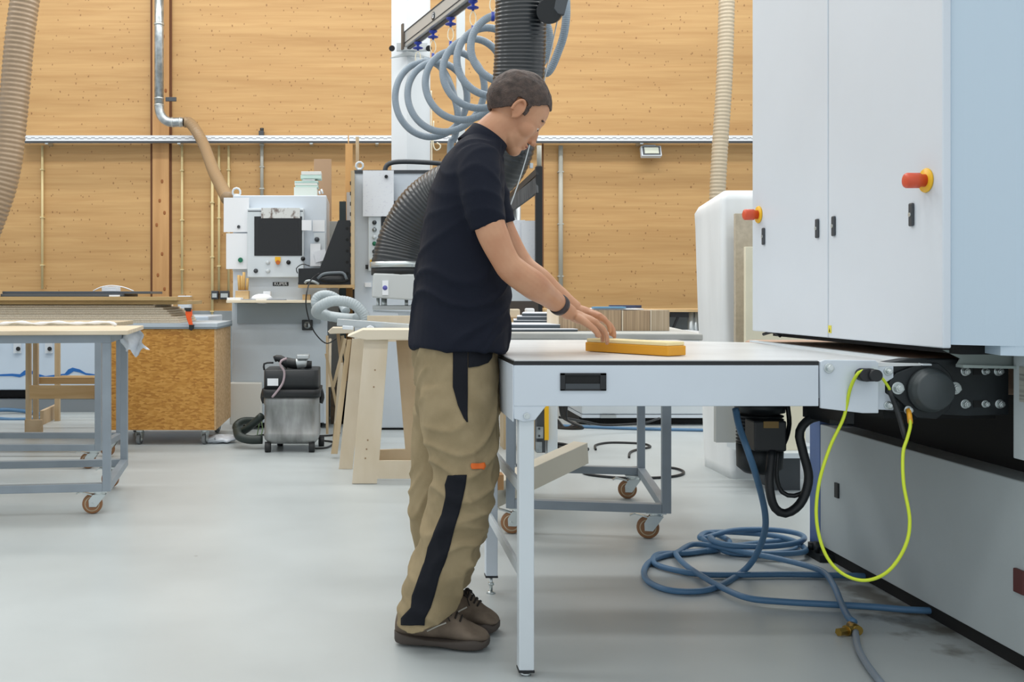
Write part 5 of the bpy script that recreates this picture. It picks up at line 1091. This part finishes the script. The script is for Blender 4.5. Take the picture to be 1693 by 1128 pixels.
# ================================================================= PERSON
man = root('person', 'person in dark navy polo shirt and khaki work trousers leaning over the table', 'person', (.28, 3.2, 0))
YP0 = 3.2
def sect(path, seg=24, sup=2.0):
    """path: list of (px, py, Y, halfwidth_px_in_plane, halfdepth_m)"""
    pts = [P(a, b, c) for a, b, c, d, e in path]; rs = []
    for i, (p, q) in enumerate(zip(pts, path)):
        t = (pts[min(i+1, len(pts)-1)]-pts[max(i-1, 0)]).normalized(); n = t.cross(V((0, 1, 0))).normalized(); bb = n.cross(t).normalized()
        a_ = q[3]*q[2]/F; ring = []
        for k in range(seg):
            an = 2*PI*k/seg; c_, s_ = math.cos(an), math.sin(an)
            c_ = math.copysign(abs(c_)**(2/sup), c_); s_ = math.copysign(abs(s_)**(2/sup), s_)
            ring.append(p+n*(a_*c_)+bb*(q[4]*s_))
        rs.append(ring)
    return rs
def dens(path, n=4):
    # smooth the section list with a spline on all five numbers
    q = [path[0]]+list(path)+[path[-1]]; out = []
    for i in range(1, len(q)-2):
        for k in range(n):
            t = k/n; out.append(tuple(.5*((2*b)+(c-a)*t+(2*a-5*b+4*c-d)*t*t+(3*b-3*c+d-a)*t**3) for a, b, c, d in zip(q[i-1], q[i], q[i+1], q[i+2])))
    out.append(tuple(path[-1])); return out
# ---- body skin (one continuous mesh)
B = MB()
HR = Matrix.Rotation(math.radians(38), 3, 'Y') @ Matrix.Rotation(math.radians(6), 3, 'Z')
HO = P(849, 188, 3.2)
def hl(x, y, z): return HO+HR @ V((x, y, z))
def he(c, r, rot=0, ax='Y'): B.ell(hl(*c), r, HR @ Matrix.Rotation(rot, 3, ax), 24, 16)
he((-.004, 0, .038), (.102, .077, .086))
he((.035, 0, .012), (.064, .066, .082))
he((.042, 0, -.045), (.05, .054, .055))
he((.070, 0, -.088), (.026, .028, .022))
he((.02, 0, -.065), (.06, .052, .035), .35)
he((.087, 0, .030), (.012, .045, .012))
he((.0975, 0, -.014), (.013, .009, .028), -.3)
he((.1105, 0, -.034), (.0115, .0105, .0095))
he((.102, 0, -.037), (.010, .0165, .0075))
he((.092, 0, -.056), (.012, .024, .006)); he((.090, 0, -.066), (.012, .021, .007))
for s in (-1, 1):
    he((.052, s*.038, -.022), (.034, .028, .032)); he((.0815, s*.031, .0135), (.0125, .016, .006), .4); he((.0795, s*.031, -.006), (.0125, .016, .0055))
    B.tube([hl(-.008+.017*math.cos(t)*1.0, s*(.079+.006*math.sin(t/2)), .002+.03*math.sin(t)) for t in [k*PI/6 for k in range(-3, 8)]], .0055, seg=8, step=.006)
    he((-.008, s*.076, .0), (.014, .006, .024))
B.rings(sect(dens([(783, 262, 3.2, 32, .085), (800, 236, 3.2, 30, .066), (818, 218, 3.2, 31, .058), (836, 205, 3.2, 31, .056), (850, 192, 3.2, 26, .05)])))
# torso
B.rings(sect(dens([(755, 600, 3.2, 60, .155), (760, 520, 3.2, 58, .145), (764, 440, 3.2, 55, .15), (768, 360, 3.2, 52, .165), (778, 300, 3.2, 44, .15), (788, 268, 3.2, 32, .13), (796, 246, 3.2, 22, .08)])))
# legs
B.rings(sect(dens([(757, 600, 3.11, 50, .08), (762, 700, 3.1, 46, .082), (768, 790, 3.09, 36, .062), (757, 850, 3.09, 32, .058), (728, 930, 3.1, 31, .056), (710, 985, 3.1, 22, .042), (706, 1002, 3.1, 20, .04)])))
B.rings(sect(dens([(748, 600, 3.29, 48, .08), (738, 700, 3.3, 44, .08), (728, 790, 3.3, 34, .062), (726, 850, 3.3, 30, .056), (738, 920, 3.3, 30, .055), (746, 950, 3.3, 22, .042), (750, 972, 3.3, 20, .04)])))
def arm(pts):
    B.tube([P(a, b, c) for a, b, c, d in pts], lambda t: arm_r(pts, t), seg=18, step=.012)
def arm_r(pts, t):
    L = [0]
    for i in range(1, len(pts)): L.append(L[-1]+(P(*pts[i][:3])-P(*pts[i-1][:3])).length)
    x = t*L[-1]
    for i in range(len(pts)-1):
        if x <= L[i+1]+1e-9:
            u = (x-L[i])/(L[i+1]-L[i]); u = u*u*(3-2*u); return pts[i][3]*(1-u)+pts[i+1][3]*u
    return pts[-1][3]
armN = [(790, 282, 3.07, .045), (796, 320, 3.0, .054), (812, 380, 2.98, .047), (836, 432, 2.98, .041), (852, 450, 2.985, .043), (880, 470, 3.01, .044), (912, 494, 3.12, .034), (932, 510, 3.17, .0265), (943, 518, 3.19, .025)]
armF = [(800, 282, 3.33, .045), (812, 330, 3.41, .05), (835, 390, 3.42, .044), (862, 438, 3.40, .042), (890, 462, 3.37, .042), (922, 488, 3.36, .033), (945, 506, 3.345, .027), (954, 512, 3.34, .025)]
arm(armN); arm(armF)
def hand(wr, tipdir, sidev, up, side):
    """wr wrist point; tipdir forward; sidev towards the thumb; up back of the hand"""
    f = tipdir.normalized(); u = (up-f*up.dot(f)).normalized(); s = f.cross(u)*side
    def L_(a, b, c): return wr+f*a+s*b+u*c
    R = Matrix((f, s, f.cross(s))).transposed()
    B.ell(L_(.03, 0, 0), (.045, .03, .021), R); B.ell(L_(.062, .002, .002), (.044, .041, .0175), R); B.ell(L_(.082, 0, .001), (.028, .041, .014), R)
    for k, (off, ln) in enumerate(((.031, .072), (.011, .082), (-.010, .076), (-.029, .060))):
        b0 = L_(.085-.004*abs(k-1), off, .002); cu = .9+.08*k
        p1 = b0+(f*.92+s*off*1.5-u*.22).normalized()*ln*.45
        p2 = p1+(f*.75+s*off*1.0-u*.62).normalized()*ln*.32
        p3 = p2+(f*.45-u*.9).normalized()*ln*.26
        B.tube([b0-f*.02, b0, p1, p2, p3], lambda t: .0098-.0025*t, seg=10, step=.006); B.ell(p3, (.0075, .0075, .0075), nu=10, nv=8); B.ell(b0+u*.004, (.0115, .0105, .009), nu=10, nv=8)
    t0 = L_(.022, .024, -.004); t1 = L_(.05, .05, -.012); t2 = L_(.078, .062, -.022); t3 = L_(.098, .060, -.034)
    B.tube([t0, t1, t2, t3], lambda t: .0145-.0055*t, seg=10, step=.006); B.ell(t3, (.009, .009, .009), nu=10, nv=8)
wN = P(940, 518, 3.19)
hand(wN, V((.155, .02, -.062)), None, V((.25, .0, 1)), 1)
wF = P(952, 512, 3.34)
hand(wF, V((.15, -.02, -.055)), None, V((.25, .0, 1)), -1)
body_me = remesh(B, .0034, 5, .5)
body = meshpart('body', body_me, SKIN, man)
# eyes, brow
for s in (-1, 1):
    MB().ell(hl(.0805, s*.031, .003), (.0105, .0105, .0105), nu=14, nv=10).build('eye', mat('eye_white', (206, 196, 186), .3), man)
    MB().ell(hl(.0880, s*.031, -.001), (.0052, .0052, .0052), nu=10, nv=8).build('iris', mat('iris', (52, 40, 34), .3), man)
    MB().tube([hl(.0935, s*.012, .028), hl(.0922, s*.03, .033), hl(.0812, s*.049, .029)], .0034, seg=8).build('eyebrow', HAIR, man)
MB().tube([hl(.0965, -.02, -.0605), hl(.1015, 0, -.0605), hl(.0965, .02, -.0605)], .0028, seg=8).build('lips', mat('lips', (168, 96, 84), .5), man)
# hair
hv = []; Hm = MB(); nu, nv = 140, 96; rs = []
keep = {}
for j in range(nv+1):
    a = PI*j/nv
    for i in range(nu):
        t = 2*PI*i/nu
        q = V((math.sin(a)*math.cos(t)*(.105 if math.cos(t) > 0 else .110), math.sin(a)*math.sin(t)*.0835, math.cos(a)*.0965))
        c = q+V((-.004, 0, .038))
        # hairline test in head space: forehead line, temples, over the ear, nape
        hair = (c.z > .072-.30*max(0, -(c.x-.066)) if c.x > .066 else (c.z > .03 if c.x > .02 else (c.z > (.028 if c.x > -.035 else -.045+.0*c.x))))
        if c.x > .066: hair = c.z > .078
        elif c.x > .028: hair = c.z > .078-(.066-c.x)*1.0
        elif c.x > .006: hair = c.z > -.004
        elif c.x > -.026: hair = c.z > .032
        else: hair = c.z > -.046+max(0, c.x+.075)*.9
        keep[(i, j)] = hair
        n = noise.noise(q*28+V((3, 0, 0)))*.006+noise.noise(V((q.x*30, q.y*120, q.z*90)))*.0025
        up_ = .005*max(0, c.z/.13)-.006*max(0, c.x/.1)
        hv.append(hl(*(c+q.normalized()*(n+up_))))
fs = []
for j in range(nv):
    for i in range(nu):
        k_ = [(i, j), ((i+1) % nu, j), ((i+1) % nu, j+1), (i, j+1)]
        if sum(keep[q] for q in k_) >= 3: fs.append(tuple(q[1]*nu+q[0] for q in k_))
hob = Hm.add(hv, fs, True).build('hair', HAIR, man)
bmh = bmesh.new(); bmh.from_mesh(hob.data); bmesh.ops.delete(bmh, geom=[v for v in bmh.verts if not v.link_faces], context='VERTS'); bmh.to_mesh(hob.data); bmh.free()
sm = hob.modifiers.new('sm', 'SMOOTH'); sm.iterations = 3
sd_ = hob.modifiers.new('solid', 'SOLIDIFY'); sd_.thickness = .010; sd_.offset = -.7
# ---- shirt
S = MB()
S.rings(sect(dens([(758, 578, 3.2, 79, .197), (759, 560, 3.2, 80, .195), (762, 520, 3.2, 80, .188), (765, 460, 3.2, 78, .182), (767, 400, 3.2, 72, .185), (769, 340, 3.2, 63, .192), (779, 290, 3.2, 55, .2), (789, 258, 3.2, 42, .175), (799, 238, 3.2, 33, .10), (804, 226, 3.2, 31, .075)]), 32, 2.25))
S.tube([P(790, 262, 3.07), P(792, 290, 3.02), P(797, 330, 2.99), P(805, 366, 2.985), P(808, 374, 2.985)], lambda t: .070-.014*t, seg=20)
S.tube([P(800, 262, 3.33), P(806, 300, 3.39), P(818, 345, 3.41), P(828, 374, 3.41)], lambda t: .068-.012*t, seg=20)
sh_me = remesh(S, .006, 8, .5)
def folds(amp, dirs, scale):
    def f(co, n):
        d = 0
        for (dx, dy, dz), w_ in dirs:
            t = V((dx, dy, dz)).dot(co)*scale+noise.noise(co*3.7+V((w_, 0, 0)))*2.6
            env = max(0, min(1, (noise.noise(co*3.1+V((0, w_*3, 2)))+.22)*2.2))
            q = abs(math.sin(t*PI)); d += ((1-q)**2.2*1.5-.35)*env*amp
        return d
    return f
def shirt_d(co, n):
    base = folds(.007, (((.5, 0, 1), 1), ((-.7, .2, 1), 4)), 9)(co, n)
    k_ = .5+1.2*max(0, min(1, (1.3-co.z)/.2))
    return base*k_
shirt = meshpart('polo_shirt', sh_me, SHIRT, man, shirt_d)
cl = MB().rings(sect([(793, 250, 3.2, 42, .108), (799, 240, 3.2, 38, .09), (805, 231, 3.2, 35.5, .08), (810, 224, 3.2, 34.5, .075)], 32), caps=False).build('collar', SHIRT, shirt)
cl.modifiers.new('solid', 'SOLIDIFY').thickness = .004
# ---- trousers
T = MB()
T.rings(sect(dens([(752, 552, 3.2, 66, .165), (752, 575, 3.2, 69, .178), (755, 620, 3.2, 69, .188), (757, 680, 3.2, 66, .185), (755, 720, 3.2, 52, .15)]), 32))
T.rings(sect(dens([(757, 640, 3.12, 64, .105), (762, 720, 3.1, 62, .108), (768, 780, 3.09, 54, .10), (758, 850, 3.09, 52, .097), (737, 910, 3.095, 49, .093), (715, 970, 3.1, 46, .089), (702, 1015, 3.1, 45, .086), (698, 1040, 3.1, 44, .085)]), 28))
T.rings(sect(dens([(750, 640, 3.28, 60, .105), (738, 720, 3.3, 58, .105), (730, 790, 3.3, 52, .098), (724, 850, 3.3, 49, .095), (730, 905, 3.3, 45, .09), (742, 955, 3.3, 40, .085), (750, 1000, 3.3, 33, .08), (753, 1012, 3.3, 33, .08)]), 28))
tr_me = remesh(T, .0058, 7, .5)
_b = bmesh.new(); _b.from_mesh(tr_me); _p = P(655, 1043, 3.12); _q = P(728, 1013, 3.12); _d = (_q-_p).normalized()
bmesh.ops.bisect_plane(_b, geom=_b.verts[:]+_b.edges[:]+_b.faces[:], plane_co=_p, plane_no=V((_d.z, 0, -_d.x)), clear_outer=True)
bmesh.ops.holes_fill(_b, edges=[e for e in _b.edges if e.is_boundary]); _b.to_mesh(tr_me); _b.free()
def tr_d(co, n):
    leg = 1.2
    d = folds(.0085, (((.6, 0, 1), 2), ((-.8, .3, 1), 6)), 8)(co, n)*leg
    if co.z < .25: d += .003*math.sin(co.z*60+noise.noise(co*6)*4)
    return d
trou = meshpart('work_trousers', tr_me, TROU, man, tr_d)
bm2 = bmesh.new(); bm2.from_mesh(trou.data); tree = BVHTree.FromBMesh(bm2); 
oT = WO[man.name]
def patch(name, rows, m, off=.0022, cols=8, Yg=3.1, par=None, sub=6):
    """rows: list of (pxL, pxR, py) draped on the near side of the trousers"""
    rr = []
    for i in range(len(rows)-1):
        for k in range(sub):
            t = k/sub; rr.append(tuple(a+(b-a)*t for a, b in zip(rows[i], rows[i+1])))
    rr.append(rows[-1]); vs = []
    camp = V((0, 0, H))-oT
    lastd = 3.0
    for l, r_, y in rr:
        for c in range(cols+1):
            px = l+(r_-l)*c/cols; d = (P(px, y, 3.0)-V((0, 0, H))).normalized()
            hit = tree.ray_cast(camp, d)
            if hit[0] is not None: q = hit[0]; lastd = q.y+oT.y
            else: q = P(px, y, lastd)-oT
            nrm = hit[1] if hit[1] is not None else V((0, -1, 0))
            q = q+(nrm if nrm.y < 0 else -nrm)*off
            vs.append(q+oT)
    n = cols+1; fs = [(a*n+b, a*n+b+1, (a+1)*n+b+1, (a+1)*n+b) for a in range(len(rr)-1) for b in range(cols)]
    o = MB().add(vs, fs, True).build(name, m, par or trou)
    s_ = o.modifiers.new('solid', 'SOLIDIFY'); s_.thickness = .003; s_.offset = 0
    return o
patch('side_panel', [(749, 773, 566), (749, 773, 600), (749, 773, 640), (757, 773, 670), (767, 773, 692), (771.5, 773, 698)], TBLK)
patch('pocket', [(774, 814, 566), (774, 814, 580), (774, 812, 592), (774, 806, 600), (774, 790, 606), (774, 776, 608)], TBLK)
patch('knee_stripe', [(741, 772, 786), (736, 770, 802), (737, 766, 822), (731, 759, 850), (721, 751, 875), (708, 744, 905), (702, 735, 930), (693, 726, 955), (682, 718, 985), (680, 712, 1005), (664, 703, 1022), (664, 702, 1034)], TBLK, sub=5)
patch('logo_patch', [(779, 801, 766), (778, 802, 771), (780, 799, 776)], mat('logo_orange', (222, 104, 30), .6), off=.004, sub=3)
patch('belt', [(736, 812, 556), (736, 812, 572)], TBLK, sub=3, off=.003)
bm2.free()
# wrist watch
q0 = P(921, 501, 3.14); q1 = P(928, 507, 3.16)
MB().lathe([(.026, -.011), (.033, -.010), (.034, 0), (.033, .010), (.026, .011)], (q0+q1)/2, (q1-q0), 24).build('wristwatch', mat('watch_strap', (54, 46, 48), .5), man)
# ---- shoes
def shoe(heel, toe, label):
    """heel/toe: ground points"""
    heel = V(heel); toe = V(toe); d = (toe-heel); L = d.length; d.normalize(); s = V((-d.y, d.x, 0)); U = V((0, 0, 1))
    prof = [(0, .020, .070, .014), (.02, .033, .094, .009), (.08, .040, .104, .006), (.2, .042, .112, .006), (.35, .042, .122, .007), (.48, .044, .124, .008), (.56, .046, .116, .007), (.66, .049, .098, .005), (.76, .051, .080, .005), (.86, .049, .067, .006), (.93, .042, .057, .009), (.97, .031, .047, .013), (.99, .019, .038, .017), (1.0, .009, .030, .020)]
    up = []; so = []
    n = 20
    for t, w_, h, z0 in prof:
        c = heel+d*(L*t); ring = []
        for k in range(n):
            a = 2*PI*k/n; x_ = math.cos(a); y_ = math.sin(a)
            wz = w_*(1 if y_ < 0 else (1-.45*y_**1.5)) ; ring.append(c+s*(wz*x_)+U*(z0+.012+(h-z0-.012)*(.5+.5*y_)))
        up.append(ring)
        sr = []
        hh = .022+.007*math.cos(t*7) if t < .9 else .018
        for q_ in ((-1.05, z0), (-.9, z0-.004), (.9, z0-.004), (1.0, z0), (1.05, z0+hh*.6), (1.02, z0+hh), (-1.02, z0+hh), (-1.05, z0+hh*.6)):
            sr.append(c+s*(w_*q_[0])+U*max(.0, q_[1]-.001))
        so.append(sr)
    # one shoe = upper with sole, laces, stripe as sub-parts
    m_ = MB().rings(up); me = remesh(m_, .004, 4)
    u = meshpart('shoe', me, SHOE, man, lambda co, n_: noise.noise(co*30)*.0015); u['label'] = label
    so_ = MB().rings(so).build('sole', SOLE, u); so_.modifiers.new('b', 'BEVEL').width = .003
    def top(t, b, lift=.0): # point on the instep/side
        i = max(k for k in range(len(prof)) if prof[k][0] <= t); i = min(i, len(prof)-2); e = (t-prof[i][0])/(prof[i+1][0]-prof[i][0])
        w_ = prof[i][1]*(1-e)+prof[i+1][1]*e; h = prof[i][2]*(1-e)+prof[i+1][2]*e; z0 = prof[i][3]
        a = PI/2+b; y_ = math.sin(a); wz = w_*(1 if y_ < 0 else (1-.45*y_**1.5))
        return heel+d*(L*t)+s*((wz+lift)*math.cos(a))+U*(z0+.012+(h+lift-z0-.012)*(.5+.5*y_))
    lc_ = MB()
    for t in (.50, .55, .60, .65, .70):
        lc_.tube([top(t, -.75, .003), top(t+.012, 0, .005), top(t, .75, .003)], .003, seg=6)
    for sg in (-1, 1): lc_.tube([top(.50, -.1, .006), top(.50, sg*.6, .012), top(.545, sg*.95, .012), top(.57, sg*.5, .009), top(.51, 0, .008)], .0022, seg=6).tube([top(.50, 0, .006), top(.56, sg*.9, .009), top(.60, sg*1.15, .006)], .0022, seg=6)
    lc_.build('laces', mat('lace', (44, 38, 34), .8), u)
    st_ = MB()
    for sg in (-1, 1):
        st_.tube([top(.24, sg*1.7, .001), top(.32, sg*1.4, .001), top(.40, sg*1.05, .001)], .0026, seg=6)
        st_.tube([top(.36, sg*2.0, .001), top(.46, sg*1.65, .001), top(.56, sg*1.3, .001)], .0026, seg=6)
    st_.build('stripe', mat('stripe_grey', (204, 200, 190), .5), u)
    return u
gp = lambda px, py: (P(px, 0, 1815/(py-CY)).x, 1815/(py-CY), .006)
shoe(gp(654, 1062), gp(810, 1074), 'near brown suede lace-up shoe')
shoe((P(716, 0, 3.32).x, 3.32, .006), (P(826, 0, 3.245).x, 3.245, .006), 'far brown suede lace-up shoe')
